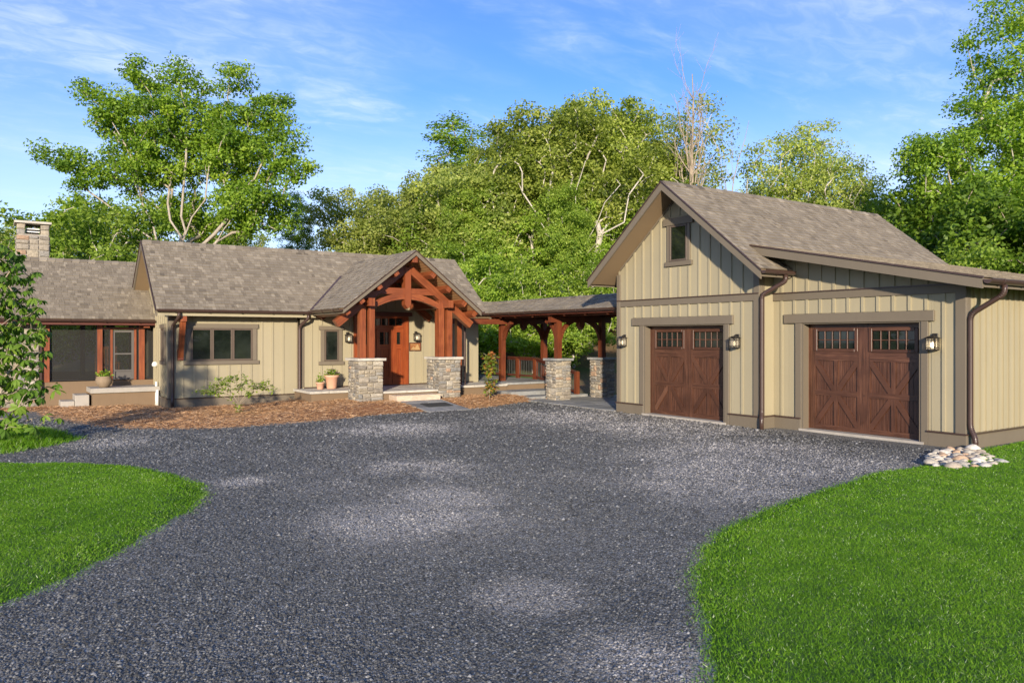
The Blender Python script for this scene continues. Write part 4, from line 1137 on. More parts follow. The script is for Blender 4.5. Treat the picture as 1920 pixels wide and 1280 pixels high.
for (a, b) in ((1.70, 2.20), (2.22, 2.72), (2.79, 3.06)):
    s_ = .10 if b - a > .4 else .07
    dbeam('door_stile', (a + s_ / 2, .42), (a + s_ / 2, 2.055), s_); dbeam('door_stile', (b - s_ / 2, .42), (b - s_ / 2, 2.055), s_)
    for zc, hh in ((.53, .22), (1.52, .14), (2.0, .11)):
        dbeam('door_rail', (a + s_, zc), (b - s_, zc), hh)
    n_ = 2 if b - a > .4 else 1; w_ = (b - a - 2 * s_) / n_
    for k in range(n_):
        he.box('pane', 'dark_glass', dr, a + s_ + k * w_ + .01, a + s_ + (k + 1) * w_ - .01, .021, .03, 1.59, 1.945)
        if k: he.box('muntin', 'door_mahogany', dr, a + s_ + k * w_ - .012, a + s_ + k * w_ + .012, .021, .062, 1.59, 1.945)
    for k in range(4 if n_ == 2 else 2):
        kk = 4 if n_ == 2 else 2; pw = (b - a - 2 * s_) / kk
        he.beam('plank', 'door_mahogany', dr, (a + s_ + (k + .5) * pw, .028, .64), (a + s_ + (k + .5) * pw, .028, 1.45), pw - .006, .014, .003)
dbeam('door_post', (2.755, .42), (2.755, 2.055), .06, .08)
mb = MB(); mb.tube([he.p(2.18, .07, 1.25), he.p(2.18, .13, 1.22), he.p(2.18, .13, 1.02), he.p(2.18, .07, .98)], .012, 8); mb.build('handle', 'black_metal', dr)
he.box('threshold', 'bronze', dr, 1.56, 3.24, .02, .1, .397, .42)
# rear right porch post and connecting beam
beam('post', 'timber', house, (11.5, 19.9, .40), (11.5, 19.9, 2.42), .16, .16, (0, 1, 0))
downspout(hr, [(11.42, 19.5, 2.42), (11.42, 19.5, 2.3), (11.62, 19.72, 2.1), (11.62, 19.72, .36), (11.64, 19.62, .22), (11.64, 19.5, .12)], .035)

# ---------- screened porch wing
WY = 23.3
wr = slab('wing_roof', 'soffit', house, [(-3.5, 22.85, 2.27), (3.735, 22.85, 2.27), (3.735, 25.3, 3.98), (-3.5, 25.3, 3.98)], .12)
slab('roof_slope', 'soffit', wr, [(-3.5, 25.3, 3.98), (8.0, 25.3, 3.98), (8.0, 27.75, 2.27), (-3.5, 27.75, 2.27)], .12)
wp = (3.98 - 2.27) / 2.45
shingles(wr, (-3.5, 22.83, 2.275), (1, 0, 0), (0, 1, wp), lambda v: [(0, 7.235)], 2.47 * math.sqrt(1 + wp * wp), 61, 0)
ridge_caps(wr, (-3.5, 25.3, 4.0), (3.8, 25.3, 4.0), (0, 1, -wp), (0, -1, -wp), 8)
box('fascia', 'rail_wood', wr, -3.5, 3.735, 22.82, 22.845, 2.12, 2.26)
gutter(wr, (-3.5, 22.818, 2.25), (3.70, 22.818, 2.25), (0, -1, 0), .06)
wf = Face((0, WY, 0), (1, 0, 0), (0, -1, 0))
box('porch_base_wall', 'stucco', house, 1.05, 3.735, WY - .06, WY + .2, -.05, .64)
box('porch_floor', 'concrete', house, -3, 3.735, WY + .2, 27.2, .3, .42)
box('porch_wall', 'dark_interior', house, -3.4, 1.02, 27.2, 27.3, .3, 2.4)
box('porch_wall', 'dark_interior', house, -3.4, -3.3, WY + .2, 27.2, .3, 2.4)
box('porch_wall', 'stucco', house, 1.02, 3.9, 27.2, 27.3, .3, .75)
beam('porch_post', 'timber', house, (1.19, WY, .64), (1.19, WY, 2.13), .15, .15, (1, 0, 0))
beam('porch_post', 'timber', house, (2.42, WY, .64), (2.42, WY, 2.13), .12, .14, (1, 0, 0))
beam('porch_post', 'timber', house, (3.44, WY, .64), (3.44, WY, 2.13), .14, .14, (1, 0, 0))
for x in (2.35, 3.7): beam('porch_post', 'rail_wood', house, (x, 27.1, .64), (x, 27.1, 2.3), .13, .13, (1, 0, 0))
beam('plate_beam', 'rail_wood', house, (1.05, WY + .02, 2.20), (3.73, WY + .02, 2.20), .16, .14, (0, 1, 0))
beam('beam_end', 'timber', house, (3.52, 22.95, 2.12), (3.52, WY - .09, 2.12), .15, .13, (1, 0, 0))
sdn = wf.box('screen_door', 'grey_frame', house, 2.78, 3.20, -.03, -.026, .66, .90)
for a, b, c_, d_ in ((2.73, 2.79, .66, 1.99), (3.19, 3.25, .66, 1.99), (2.79, 3.19, 1.93, 1.99), (2.79, 3.19, 1.33, 1.37), (2.79, 3.19, .66, .70), (2.79, 3.19, .88, .92)):
    wf.box('frame', 'grey_frame', sdn, a, b, -.025, .012, c_, d_)
wf.box('screen', 'screen_mesh', sdn, 2.79, 3.19, -.012, -.009, .92, 1.93)
for a in (2.70, 3.28): wf.beam('door_jamb', 'timber', house, (a, 0, .64), (a, 0, 2.02), .055, .09)
wf.beam('door_header', 'timber', house, (2.48, 0, 2.03), (3.37, 0, 2.03), .045, .09)
for a, b, c_, d_ in ((1.27, 2.36, .66, 2.13), (2.48, 2.67, .66, 2.0), (3.31, 3.37, .66, 2.0), (3.51, 3.73, .66, 2.13), (2.48, 3.37, 2.05, 2.13)):
    sc_ = wf.box('porch_screen', 'screen_mesh', house, a, b, -.012, -.009, c_, d_)
    mb = MB()
    for q in ((a, a + .025, c_, d_), (b - .025, b, c_, d_), (a + .025, b - .025, c_, c_ + .025), (a + .025, b - .025, d_ - .025, d_)): wf.addbox(mb, q[0], q[1], -.03, .01, q[2], q[3])
    mb.build('screen_frame', 'black_metal', sc_)
# stone wall left of the screens and chimney
sw = MB().box(-2.2, 1.04, WY - .06, WY + .25, -.05, 2.13).build('stone_wall', 'mortar', house)
stone_face(Face((-2.2, WY - .06, 0), (1, 0, 0), (0, -1, 0)), sw, 1.2, 3.24, -.03, 2.12, 0.0, 77, .10, .26, .18, .5)
beam('downspout', 'bronze', house, (1.07, WY - .12, .1), (1.07, WY - .12, 2.2), .05, .06, (1, 0, 0), 0)
ch = MB().box(.63, 1.37, 25.62, 26.4, 2.9, 4.70).build('chimney', 'mortar', house)
ch['label'] = 'rubble stone chimney with flat slab cap'
stone_face(Face((.60, 25.62, 0), (1, 0, 0), (0, -1, 0)), ch, 0, .80, 3.5, 4.66, 0.0, 78, .10, .24, .16, .42)
stone_face(Face((.63, 26.4, 0), (0, -1, 0), (-1, 0, 0)), ch, 0, .78, 3.5, 4.66, 0.0, 79, .10, .24, .16, .42)
stone_face(Face((1.37, 25.62, 0), (0, 1, 0), (1, 0, 0)), ch, 0, .78, 3.5, 4.66, 0.0, 80, .10, .24, .16, .42)
for a, b in ((.60, .82), (1.16, 1.40)):
    pr0 = MB().box(a + .03, b - .03, 25.65, 26.38, 4.70, 4.99).build('flue_pier', 'mortar', ch)
for a, b, s_ in ((.60, .82, 81), (1.17, 1.40, 82)):
    rg = random.Random(s_)
    for z in (4.67, 4.83): stone_block(Face((0, 25.65, 0), (1, 0, 0), (0, -1, 0)), ch, a, b, z, z + .155, 0.0, rg)
box('flue_grate', 'grey_frame', ch, .84, 1.15, 25.85, 26.2, 4.70, 4.90)
for z in (4.76, 4.84): box('flue_louvre', 'white_plastic', ch, .83, 1.16, 25.70, 25.83, z, z + .03)
MB().box(.55, 1.45, 25.55, 26.45, 4.995, 5.06).build('chimney_cap', 'cap_stone', ch, bevel=.008)
# side landing and steps
ld = box('side_landing', 'stucco', house, 2.15, 3.72, 22.22, WY - .08, -.05, .37)
box('landing_slab', 'concrete', ld, 2.10, 3.725, 22.16, WY - .07, .375, .50, .008)
st_ = box('side_step', 'concrete', house, 1.78, 2.095, 22.4, WY - .07, -.02, .33, .01)
st_ = box('side_step', 'concrete', house, 1.47, 1.775, 22.5, WY - .07, -.02, .18, .01)
# white pipes at the corner
mb = MB()
mb.tube([(3.66, 22.35, -.02), (3.66, 22.35, .62)], .03, 8); mb.tube([(3.64, 22.2, -.02), (3.64, 22.2, .35), (3.64, 22.1, .40), (3.64, 22.05, .2), (3.64, 22.05, 0)], .035, 8)
mb.build('vent_pipe', 'white_plastic', house, True)
mb = MB(); mb.lathe([(0, 0), (.07, .0), (.08, .05), (.06, .11), (0, .13)], (3.66, 22.55, 1.02), 14); mb.build('meter', 'white_plastic', house, True)

# ================================================================== BREEZEWAY
bz = thing('breezeway', 'open timber breezeway with grey shingled roof joining house and garage', 'breezeway', (14.3, 18.0, 0))
BXR, BZR, BXE0, BXE1, BZE = 14.28, 2.98, 13.0, 15.6, 2.56
bp = (BZR - BZE) / (BXR - BXE0)
br = slab('roof', 'rail_wood', bz, [(BXE0, 14.05, BZE - .02), (BXR, 14.05, BZR - .02), (BXR, 25.0, BZR - .02), (BXE0, 25.0, BZE - .02)], .07)
slab('roof_slope', 'rail_wood', br, [(BXE1, 14.05, BZE - .02), (BXR, 14.05, BZR - .02), (BXR, 25.0, BZR - .02), (BXE1, 25.0, BZE - .02)], .07)
bsl = math.sqrt(1 + bp * bp)
shingles(br, (BXE0 - .02, 14.05, BZE - .006), (0, 1, 0), (1, 0, bp), lambda v: [(0, 10.9)], 1.30 * bsl, 71, 60)
ridge_caps(br, (BXR, 14.05, BZR), (BXR, 25, BZR), (1, 0, -bp), (-1, 0, -bp), 9)
slab('roof_slope', 'rail_wood', br, [(11.2, 20.46, BZE - .024), (BXE0 + .02, 20.46, BZE - .024), (BXR, 21.8, BZR - .024), (12.2, 21.8, BZR - .024)], .07)
shingles(br, (11.25, 20.44, BZE - .005), (1, 0, 0), (0, 1, .31), lambda v: [(0, 1.78 + v * .95)], 1.40, 72, 0)
box('fascia', 'rail_wood', br, BXE0 - .03, BXE0 - .004, 14.05, 20.45, BZE - .13, BZE - .03)
gutter(br, (BXE0 - .032, 14.05, BZE - .03), (BXE0 - .032, 20.40, BZE - .03), (-1, 0, 0), .055)
gutter(br, (11.25, 20.435, BZE - .03), (12.95, 20.435, BZE - .03), (0, -1, 0), .055)
def brace(parent, a, b, bulge, w_=.10, h_=.10):
    a, b = Vector(a), Vector(b); n = 8; pts = []
    for i in range(n + 1):
        t = i / n; pts.append(a.lerp(b, t) + Vector(bulge) * math.sin(t * math.pi))
    mb = MB()
    d0 = (b - a).normalized(); side = d0.cross(Vector(bulge)).normalized()
    for i in range(n):
        d = (pts[i + 1] - pts[i]).normalized() * .004
        mb.beam(pts[i] - d, pts[i + 1] + d, w_, h_, side)
    mb.build('knee_brace', 'shaded_timber', parent)
for i, (yb, zb0) in enumerate(((17.55, 1.20), (20.45, .42))):
    xa, xb = (13.42, 15.06)
    for x in (xa, xb): beam('post', 'shaded_timber', bz, (x, yb, zb0), (x, yb, 2.42), .16, .16, (1, 0, 0))
    beam('tie_beam', 'shaded_timber', bz, (xa - .3, yb, 2.32), (xb + .3, yb, 2.32), .14, .20, (0, 1, 0))
    mb = MB(); mb.prism([(-.09, 2.8), (.09, 2.8), (.09, 2.12), (0, 2.02), (-.09, 2.12)], lambda u, z: (14.24 + u, yb - .09, z), (0, .18, 0)); mb.build('king_post', 'shaded_timber', bz, bevel=.008)
    for x, sg in ((xa, 1), (xb, -1)):
        brace(bz, (x + sg * .07, yb, 1.75), (x + sg * .52, yb, 2.25), (sg * -.07, 0, .07))
    for sg in (-1, 1): beam('rafter', 'shaded_timber', bz, (BXR, yb, BZR - .16), (BXR + sg * 1.2, yb, BZE - .16 + .04), .12, .13, (0, 1, 0))
for x in (13.42, 15.06):
    beam('plate_beam', 'shaded_timber', bz, (x, 14.06, 2.46), (x, 22.5, 2.46), .15, .14, (1, 0, 0))
    brace(bz, (x, 20.37, 1.75), (x, 19.9, 2.25), (0, .07, .07)); brace(bz, (x, 17.63, 1.8), (x, 18.1, 2.28), (0, -.07, .07))
beam('ridge_beam', 'shaded_timber', bz, (BXR, 14.06, BZR - .2), (BXR, 24, BZR - .2), .12, .18, (1, 0, 0))
beam('header_beam', 'shaded_timber', bz, (11.5, 20.3, 2.28), (13.5, 20.3, 2.28), .14, .16, (0, 1, 0))
for y in (15.0, 15.9, 16.8, 18.3, 19.2, 20.0):
    for sg in (-1, 1): beam('rafter', 'shaded_timber', bz, (BXR, y, BZR - .15), (BXR + sg * 1.24, y, BZE - .12), .07, .12, (0, 1, 0))
stone_pier(bz, 13.16, 13.70, 17.28, 17.82, -.03, 1.20, 15, 'bluestone')
stone_pier(bz, 14.80, 15.34, 17.28, 17.82, -.03, 1.20, 16, 'bluestone')
dk = box('deck_base', 'stucco', bz, 12.9, 14.95, 19.50, 25.0, -.05, .355)
flags(dk, 12.9, 14.98, 19.46, 25.0, .42, .06, 55)
sp_ = box('landing', 'bluestone', bz, 12.55, 14.9, 18.62, 19.49, -.02, .21, .012)
sp_ = box('landing', 'bluestone', bz, 12.75, 14.9, 18.0, 18.61, -.02, .10, .012)
# railing
rl = thing('railing', 'dark red timber railing with black balusters along breezeway deck', 'railing', (14.83, 21.5, .42))
def rail_run(a, b, za, zb, h=.70, posts=(True, True)):
    a, b = Vector((*a, 0)), Vector((*b, 0)); L = (b - a).length
    for p, z, f_ in ((a, za, posts[0]), (b, zb, posts[1])):
        if f_: beam('rail_post', 'shaded_timber', rl, p + Vector((0, 0, z)), p + Vector((0, 0, z + h + .01)), .12, .12, (1, 0, 0))
    for dz_, hh, ww in ((h, .04, .14), (h - .06, .05, .05), (.10, .06, .05)):
        beam('rail', 'rail_wood', rl, a + Vector((0, 0, za + dz_)), b + Vector((0, 0, zb + dz_)), ww, hh)
    n = int(L / .10)
    for i in range(1, n):
        t = i / n; p = a.lerp(b, t); z = za + (zb - za) * t
        MB().tube([p + Vector((0, 0, z + .12)), p + Vector((0, 0, z + h - .07))], .008, 6, False).build('baluster', 'black_metal', rl)
rail_run((14.83, 20.62), (14.83, 21.62), .42, .42, posts=(True, True))
rail_run((14.83, 21.62), (14.83, 25.0), .42, .42, posts=(False, True))
rail_run((14.83, 20.62), (14.55, 18.1), .42, .06, posts=(False, True))

# ------------------------------------------------------------------ paving
def walk_z(a, b): return 0.012 + max(0, (b - 16.5)) * 0.095
wk = MB().hexa([(8.72, 16.5, -.03), (9.9, 16.5, -.03), (9.9, 18.1, -.03), (8.72, 18.1, -.03), (8.74, 16.52, .0), (9.88, 16.52, .0), (9.88, 18.1, .135), (8.74, 18.1, .135)]).build('walkway', 'mortar')
tag(wk, kind='structure')
flags(wk, 8.72, 9.9, 16.48, 18.05, 0, .03, 56, .5, .7, .45, .6, zf=walk_z)
pv_ = MB().box(12.5, 16.2, 14.1, 17.98, -.03, .010).build('paving', 'mortar')
tag(pv_, kind='structure')
flags(pv_, 12.52, 16.2, 14.12, 17.98, .028, .03, 57, .5, 1.0, .4, .8)
# ------------------------------------------------------------------ lanterns
def lantern(fc, u, z, label, bright=False, s=1.0):
    L = thing('wall_lantern', label, 'wall lantern', fc.p(u, .02, z - .15 * s), 'wall lanterns')
    q = lambda *a: tuple(x * s for x in a)
    fc.box('back_plate', 'black_metal', L, u - .055 * s, u + .055 * s, .021, .04, z + .03 * s, z + .17 * s, .004)
    mb = MB(); mb.beam(fc.p(u, .04, z + .13 * s), fc.p(u, .14 * s, z + .13 * s), .03 * s, .03 * s); mb.build('arm', 'black_metal', L)
    nc = .14 * s
    mb = MB()                                      # hipped cap
    a = .115 * s; t = .035 * s; z0, z1 = z + .075 * s, z + .125 * s
    b0 = [fc.p(u - a, nc + a, z0), fc.p(u + a, nc + a, z0), fc.p(u + a, nc - a, z0), fc.p(u - a, nc - a, z0)]
    b1 = [fc.p(u - t, nc + t, z1), fc.p(u + t, nc + t, z1), fc.p(u + t, nc - t, z1), fc.p(u - t, nc - t, z1)]
    mb.hexa(b0 + b1); mb.build('cap', 'black_metal', L)
    h0, h1 = z - .15 * s, z + .074 * s; r = .085 * s; k = .008 * s
    mb = MB()
    for su in (-1, 1):
        for sn in (-1, 1): fc.addbox(mb, u + su * r - k, u + su * r + k, nc + sn * r - k, nc + sn * r + k, h0, h1)
    for zz in (h0, h0 + .035 * s, h1 - .045 * s):
        for su in (-1, 1): fc.addbox(mb, u + su * r - k * .9, u + su * r + k * .9, nc - r, nc + r, zz, zz + .012 * s); fc.addbox(mb, u - r, u + r, nc + su * r - k * .9, nc + su * r + k * .9, zz, zz + .012 * s)
    for su in (-.4, .4):
        for sn in (-1, 1): fc.addbox(mb, u + su * r - k * .6, u + su * r + k * .6, nc + sn * r - k * .6, nc + sn * r + k * .6, h0, h1); fc.addbox(mb, u + sn * r - k * .6, u + sn * r + k * .6, nc + su * r - k * .6, nc + su * r + k * .6, h0, h1)
    mb.build('cage', 'black_metal', L)
    mb = MB(); e = r - k * 1.4
    for (p0, p1) in (((-e, -e), (e, -e)), ((e, -e), (e, e)), ((e, e), (-e, e)), ((-e, e), (-e, -e))):
        mb.face([fc.p(u + p0[0], nc + p0[1], h0 + .01), fc.p(u + p1[0], nc + p1[1], h0 + .01), fc.p(u + p1[0], nc + p1[1], h1 - .005), fc.p(u + p0[0], nc + p0[1], h1 - .005)])
    mb.build('glass', 'lantern_glass', L)
    c = fc.p(u, nc, h0 + .03 * s)
    mb = MB(); mb.lathe([(.0, 0), (.018 * s, .0), (.03 * s, .05 * s), (.028 * s, .09 * s), (.012 * s, .12 * s), (0, .125 * s)], c, 10); mb.build('bulb', 'bulb_bright' if bright else 'bulb', L, True)
    mb = MB(); fc.addbox(mb, u - r - k, u + r + k, nc - r - k, nc + r + k, h0 - .012, h0 - .001); mb.build('base', 'black_metal', L)
lantern(gf, 14.02 - 13.77, 1.72, 'black caged lantern between garage left corner and first carriage door', False, .84)
lantern(gf, 14.02 - 10.42, 1.72, 'black caged lantern between carriage door and middle downspout', False, .84)
lantern(gf2, 14.02 - 6.70, 1.72, 'lit black caged lantern by the garage right outer corner', True, .84)
lantern(he, 1.36, 1.80, 'black caged lantern between small window and porch post', False, .85)
lantern(he, 3.50, 1.83, 'black caged lantern above the carved plaque', False, .85)
# carved plaque
pq = thing('plaque', 'carved wooden plaque with mountain relief on entry wall', 'plaque', he.p(3.48, .03, 1.40))
he.box('board', 'carved_wood', pq, 3.29, 3.66, .021, .035, 1.40, 1.63)
for a, b, c_, d_ in ((3.28, 3.67, 1.39, 1.415), (3.28, 3.67, 1.615, 1.64), (3.28, 3.305, 1.415, 1.615), (3.645, 3.67, 1.415, 1.615)):
    he.box('frame', 'rail_wood', pq, a, b, .0355, .05, c_, d_, .004)
for (x0, x1, xp, zt_) in ((3.32, 3.50, 3.41, 1.53), (3.42, 3.63, 3.54, 1.59), (3.36, 3.46, 3.40, 1.48)):
    mb = MB(); mb.prism([(x0, 1.42), (x1, 1.42), (xp + .02, zt_ - .015), (xp, zt_)], lambda u, z: he.p(u, .0355, z), he.N * (.012 + (zt_ - 1.4) * .08)); mb.build('relief', 'carved_pale', pq, bevel=.003)
for k in range(5):
    he.beam('relief', 'carved_pale', pq, (3.33 + k * .05, .042, 1.60 - k * .012), (3.38 + k * .05, .042, 1.56 + .014 * (k % 2)), .014, .012, .002)
# door mat
mt = MB(); mt.hexa([(9.0, 17.05, walk_z(0, 17.05) + .006), (9.72, 17.05, walk_z(0, 17.05) + .006), (9.72, 17.5, walk_z(0, 17.5) + .006), (9.0, 17.5, walk_z(0, 17.5) + .006), (9.0, 17.05, walk_z(0, 17.05) + .02), (9.72, 17.05, walk_z(0, 17.05) + .02), (9.72, 17.5, walk_z(0, 17.5) + .02), (9.0, 17.5, walk_z(0, 17.5) + .02)])
tag(mt.build('door_mat', 'rubber', bevel=.004), 'dark rubber mat lying on the bluestone walk', 'mat')

# ------------------------------------------------------------------ leaves and trees
def leaf_quads(P, Nn, T, size, wid, rng, fold=0.25):
    # diamond leaves: P base points (n,3), Nn normals, T direction
    n = len(P)
    S = np.cross(Nn, T); S /= np.linalg.norm(S, axis=1)[:, None] + 1e-9
    L = size[:, None]; Wd = (size * wid)[:, None]
    a = P; b = P + T * L * .45 + S * Wd * .5 - Nn * L * fold * .3; c = P + T * L - Nn * L * fold * .5; d = P + T * L * .45 - S * Wd * .5 - Nn * L * fold * .3
    V = np.stack([a, b, c, d], 1).reshape(-1, 3)
    F = np.arange(4 * n).reshape(n, 4)
    return V, F
def unit(v): return v / (np.linalg.norm(v, axis=1)[:, None] + 1e-9)
def skeleton(base, top, centres, rng, up=0.35, r_twig=0.012, expo=2.3, trunk_seg=5, limbs=()):
    pos = [np.array(base, float)]; par = [-1]
    for i in range(1, trunk_seg + 1):
        t = i / trunk_seg
        p = np.array(base) + (np.array(top) - np.array(base)) * t + np.append(rng.normal(0, .05, 2) * np.linalg.norm(np.array(top) - np.array(base)) * .3, 0)
        pos.append(p); par.append(i - 1)
    for li, e in enumerate(limbs):
        st = trunk_seg - (li % 2); s_ = pos[st]; e = np.array(e); L = np.linalg.norm(e - s_); prev = st
        for j in range(1, 8):
            t = j / 7
            p = s_ + (e - s_) * t + np.array([0, 0, -1.0]) * L * .07 * math.sin(t * math.pi) + rng.normal(0, .022, 3) * L
            pos.append(p); par.append(prev); prev = len(pos) - 1
    order = np.argsort([np.linalg.norm(c - np.array(top)) for c in centres])
    first = max(2, trunk_seg // 2)
    tips = []
    for oi in order:
        c = centres[oi]; A = np.array(pos[first:]); d = c - A
        dist = np.linalg.norm(d, axis=1)
        pen = np.where(d[:, 2] < 0.25 * dist, (0.25 * dist - d[:, 2]) * 1.2 + np.where(d[:, 2] < .1 * dist, .5 * dist, 0), 0)
        k = int(np.argmin(dist + pen)) + first
        s = pos[k]; L = np.linalg.norm(c - s); m_ = max(2, int(L / 0.9))
        prev = k
        for j in range(1, m_ + 1):
            t = j / m_
            p = s + (c - s) * t + np.array([0, 0, 1]) * L * .12 * math.sin(t * math.pi) * (1 if up > 0 else 0) + rng.normal(0, .05, 3) * L * (0 if j == m_ else 1)
            pos.append(p); par.append(prev); prev = len(pos) - 1
        tips.append(prev)
    r = np.zeros(len(pos))
    for t in tips: r[t] += r_twig ** expo
    for i in range(len(pos) - 1, 0, -1):
        r[i] = max(r[i], r_twig ** expo)
        r[par[i]] += r[i]
    r = r ** (1 / expo)
    return np.array(pos), par, r
def branch_mesh(name, pos, par, r, mat, rmin=0.0, n=5):
    V = []; F = []
    ring = {}
    ang = np.linspace(0, 2 * np.pi, n, endpoint=False)
    for i in range(1, len(pos)):
        if r[i] < rmin: continue
        p0, p1 = pos[par[i]], pos[i]; d = p1 - p0; L = np.linalg.norm(d)
        if L < 1e-6: continue
        d = d / L; a = np.cross(d, [0.2, 0.1, .97] if abs(d[2]) < .9 else [1, 0, 0]); a /= np.linalg.norm(a); b = np.cross(d, a)
        r0 = min(r[par[i]], r[i] * 1.35); r1 = r[i]
        i0 = len(V)
        for rr, p in ((r0, p0 - d * r0 * .3), (r1, p1 + d * r1 * .3)):
            for t in ang: V.append(p + (a * math.cos(t) + b * math.sin(t)) * rr)
        for k in range(n):
            j = (k + 1) % n; F.append((i0 + k, i0 + j, i0 + n + j, i0 + n + k))
    return np_mesh(name, V, F, mat, None, True)
def crown_points(ells, n, rng, mind, shell=0.45):
    vol = np.array([e[3] * e[4] * e[5] for e in ells]); vol = vol / vol.sum()
    out_ = []; tries = 0
    while len(out_) < n and tries < n * 40:
        tries += 1
        e = ells[rng.choice(len(ells), p=vol)]
        d = rng.normal(size=3); d /= np.linalg.norm(d)
        rr = rng.random() ** shell
        p = np.array(e[:3]) + d * rr * np.array(e[3:6])
        if all(np.linalg.norm(p - q) > mind for q in out_): out_.append(p)
    return out_
def make_tree(name, ells, seed, ncl, lpc, leaf, cr, trunk_top, leafm, barkm, r_twig=.014, mind=.55, wid=.62, rmin=.012, shell=.45, droop=0.0, bare=0.0, limbs=()):
    """meshes in local coordinates, base at the origin; returns (trunk mesh, crown mesh)"""
    rng = np.random.default_rng(seed)
    cs = crown_points(ells, ncl, rng, mind, shell)
    pos, par, r = skeleton((0, 0, -.2), trunk_top, cs, rng, r_twig=r_twig, limbs=limbs)
    tm = branch_mesh(name + '_trunk', pos, par, r, barkm, rmin)
    Vs, Ns, Ts, Ss, Us = [], [], [], [], []
    ctr = np.mean(np.array(cs), 0)
    for c in cs:
        if rng.random() < bare: continue
        n = int(lpc * rng.uniform(.6, 1.4)); k = cr * rng.uniform(.7, 1.3)
        d = unit(rng.normal(size=(n, 3))); rad = rng.random(n) ** .5
        p = c + d * rad[:, None] * np.array([k, k, k * .62]) + np.array([0, 0, .05])
        ou = (c - ctr); ou = ou / (np.linalg.norm(ou) + 1e-6)
        nn = unit(rng.normal(size=(n, 3)) * .75 + d * .5 + ou * .35 + np.array([0, 0, .55]))
        t = unit(np.cross(nn, rng.normal(size=(n, 3)))); t = unit(t + np.array([0, 0, -droop]))
        Vs.append(p); Ns.append(nn); Ts.append(t)
        Ss.append(leaf * rng.uniform(.65, 1.3, n)); Us.append(np.clip(rng.normal(.45, .2) + rng.normal(0, .2, n), 0, 1))
    V, F = leaf_quads(np.concatenate(Vs), np.concatenate(Ns), np.concatenate(Ts), np.concatenate(Ss), wid, rng)
    cm = np_mesh(name + '_crown', V, F, leafm, np.concatenate(Us))
    return tm, cm
def put_tree(name, label, cat, meshes, loc, rot=0.0, scale=1.0, group=None, z=0.0):
    t = thing(name, label, cat, (loc[0], loc[1], z + gh(loc[0], loc[1])), group)
    t.rotation_euler = (0, 0, rot)
    t.scale = (scale, scale, scale) if isinstance(scale, (int, float)) else scale
    for nm, me in (('trunk', meshes[0]), ('crown', meshes[1])):
        if me is None: continue
        o = bpy.data.objects.new(nm, me); C.objects.link(o); o.parent = t
    return t
# view-aligned offsets only help to lay out the big trees' limbs: right = along the picture, depth = away
RX = np.array([cT, -sT, 0]); FW = np.array([sT, cT, 0]); ZZ = np.array([0, 0, 1.0])
def ell(r_, f_, z_, a, b=None, c=None):
    p = RX * r_ + FW * f_ + ZZ * z_
    return (*p, a, b or a, c or a * .8)
# the large spreading tree behind the porch wing
E1 = [ell(-6.6, 0, 9.6, 1.3, 1.2, .7), ell(-5.2, 0, 8.9, 1.5, 1.5, 1.0), ell(-4.6, .3, 13.2, 1.0, 1.0, .8), ell(-3.4, .5, 11.6, 1.6, 1.5, 1.3), ell(-2.2, 0, 13.5, 1.3, 1.2, 1.2), ell(.2, .2, 13.9, 1.4, 1.3, 1.1), ell(2.5, 0, 13.7, 1.2, 1.2, 1.1), ell(4.8, .3, 12.2, 1.1, 1.1, 1.1), ell(5.6, 0, 9.6, 1.2, 1.2, 1.5), ell(0, .6, 10.8, 3.0, 2.4, 2.4), ell(3, .4, 10.2, 2.3, 2.1, 2.3), ell(-2.6, .4, 9.3, 2.1, 1.9, 1.6), ell(-5, .4, 6.4, 2.0, 1.8, 1.3), ell(3.8, .2, 6.9, 2.3, 2.0, 1.4), ell(.3, 2.4, 6.8, 3.0, 1.3, 1.6)]
T1 = make_tree('spreading_tree', E1, 5, 370, 225, .17, .74, tuple(RX * -.1 + ZZ * 4.6), 'leaf_mid', 'bark_mid', r_twig=.015, mind=.62, shell=.55, limbs=[tuple(RX * a + FW * b + ZZ * c) for a, b, c in ((-5.6, -.2, 9.0), (-3.4, -.4, 11.4), (-1.3, -.2, 12.4), (.6, 0, 12.6), (2.4, -.2, 12.2), (4.6, -.3, 9.6), (-4.6, -.4, 6.7), (3.4, -.4, 7.2))])
put_tree('maple_tree', 'large spreading green tree with pale limbs behind the screened porch', 'tree', T1, atZ(340, 38), 0, .93)
# wood behind the breezeway
E2 = [ell(0, 0, 11, 4.2, 3.6, 3.6), ell(2.6, 0, 9, 3.0, 2.8, 2.8), ell(-2.6, 0, 9.5, 2.8, 2.6, 3.0), ell(0, 0, 6.5, 4.2, 3.6, 2.4), ell(.5, 0, 14, 2.2, 2, 1.6)]
T2 = make_tree('round_tree', E2, 12, 250, 240, .165, .78, (0, 0, 5.5), 'leaf_yellow', 'bark_mid', r_twig=.018, mind=.75, limbs=[tuple(RX * a + FW * b + ZZ * c) for a, b, c in ((-3.4, -.8, 9.5), (-1.6, -1.2, 12), (.6, -1, 13), (3.2, -.8, 10), (1.8, -1.4, 8.5))])
E3 = [ell(0, 0, 5.5, 3.0, 2.8, 3.0), ell(.4, 0, 9.0, 2.3, 2.0, 2.6), ell(-.2, 0, 11.4, 1.8, 1.6, 2.2), ell(-.3, 0, 13, 1.2, 1.2, 1.9), ell(0, 0, 2.6, 2.8, 2.6, 1.8)]
T3 = make_tree('tall_tree', E3, 23, 210, 200, .16, .75, (0, 0, 6), 'leaf_mid', 'bark', r_twig=.016, mind=.5)
E4 = [ell(0, 0, 4.6, 4.2, 3.8, 3.0), ell(2.2, 0, 6.6, 2.4, 2.2, 1.9), ell(-2.0, 0, 6.4, 2.6, 2.4, 1.9), ell(0, 0, 2.2, 3.8, 3.4, 1.8)]
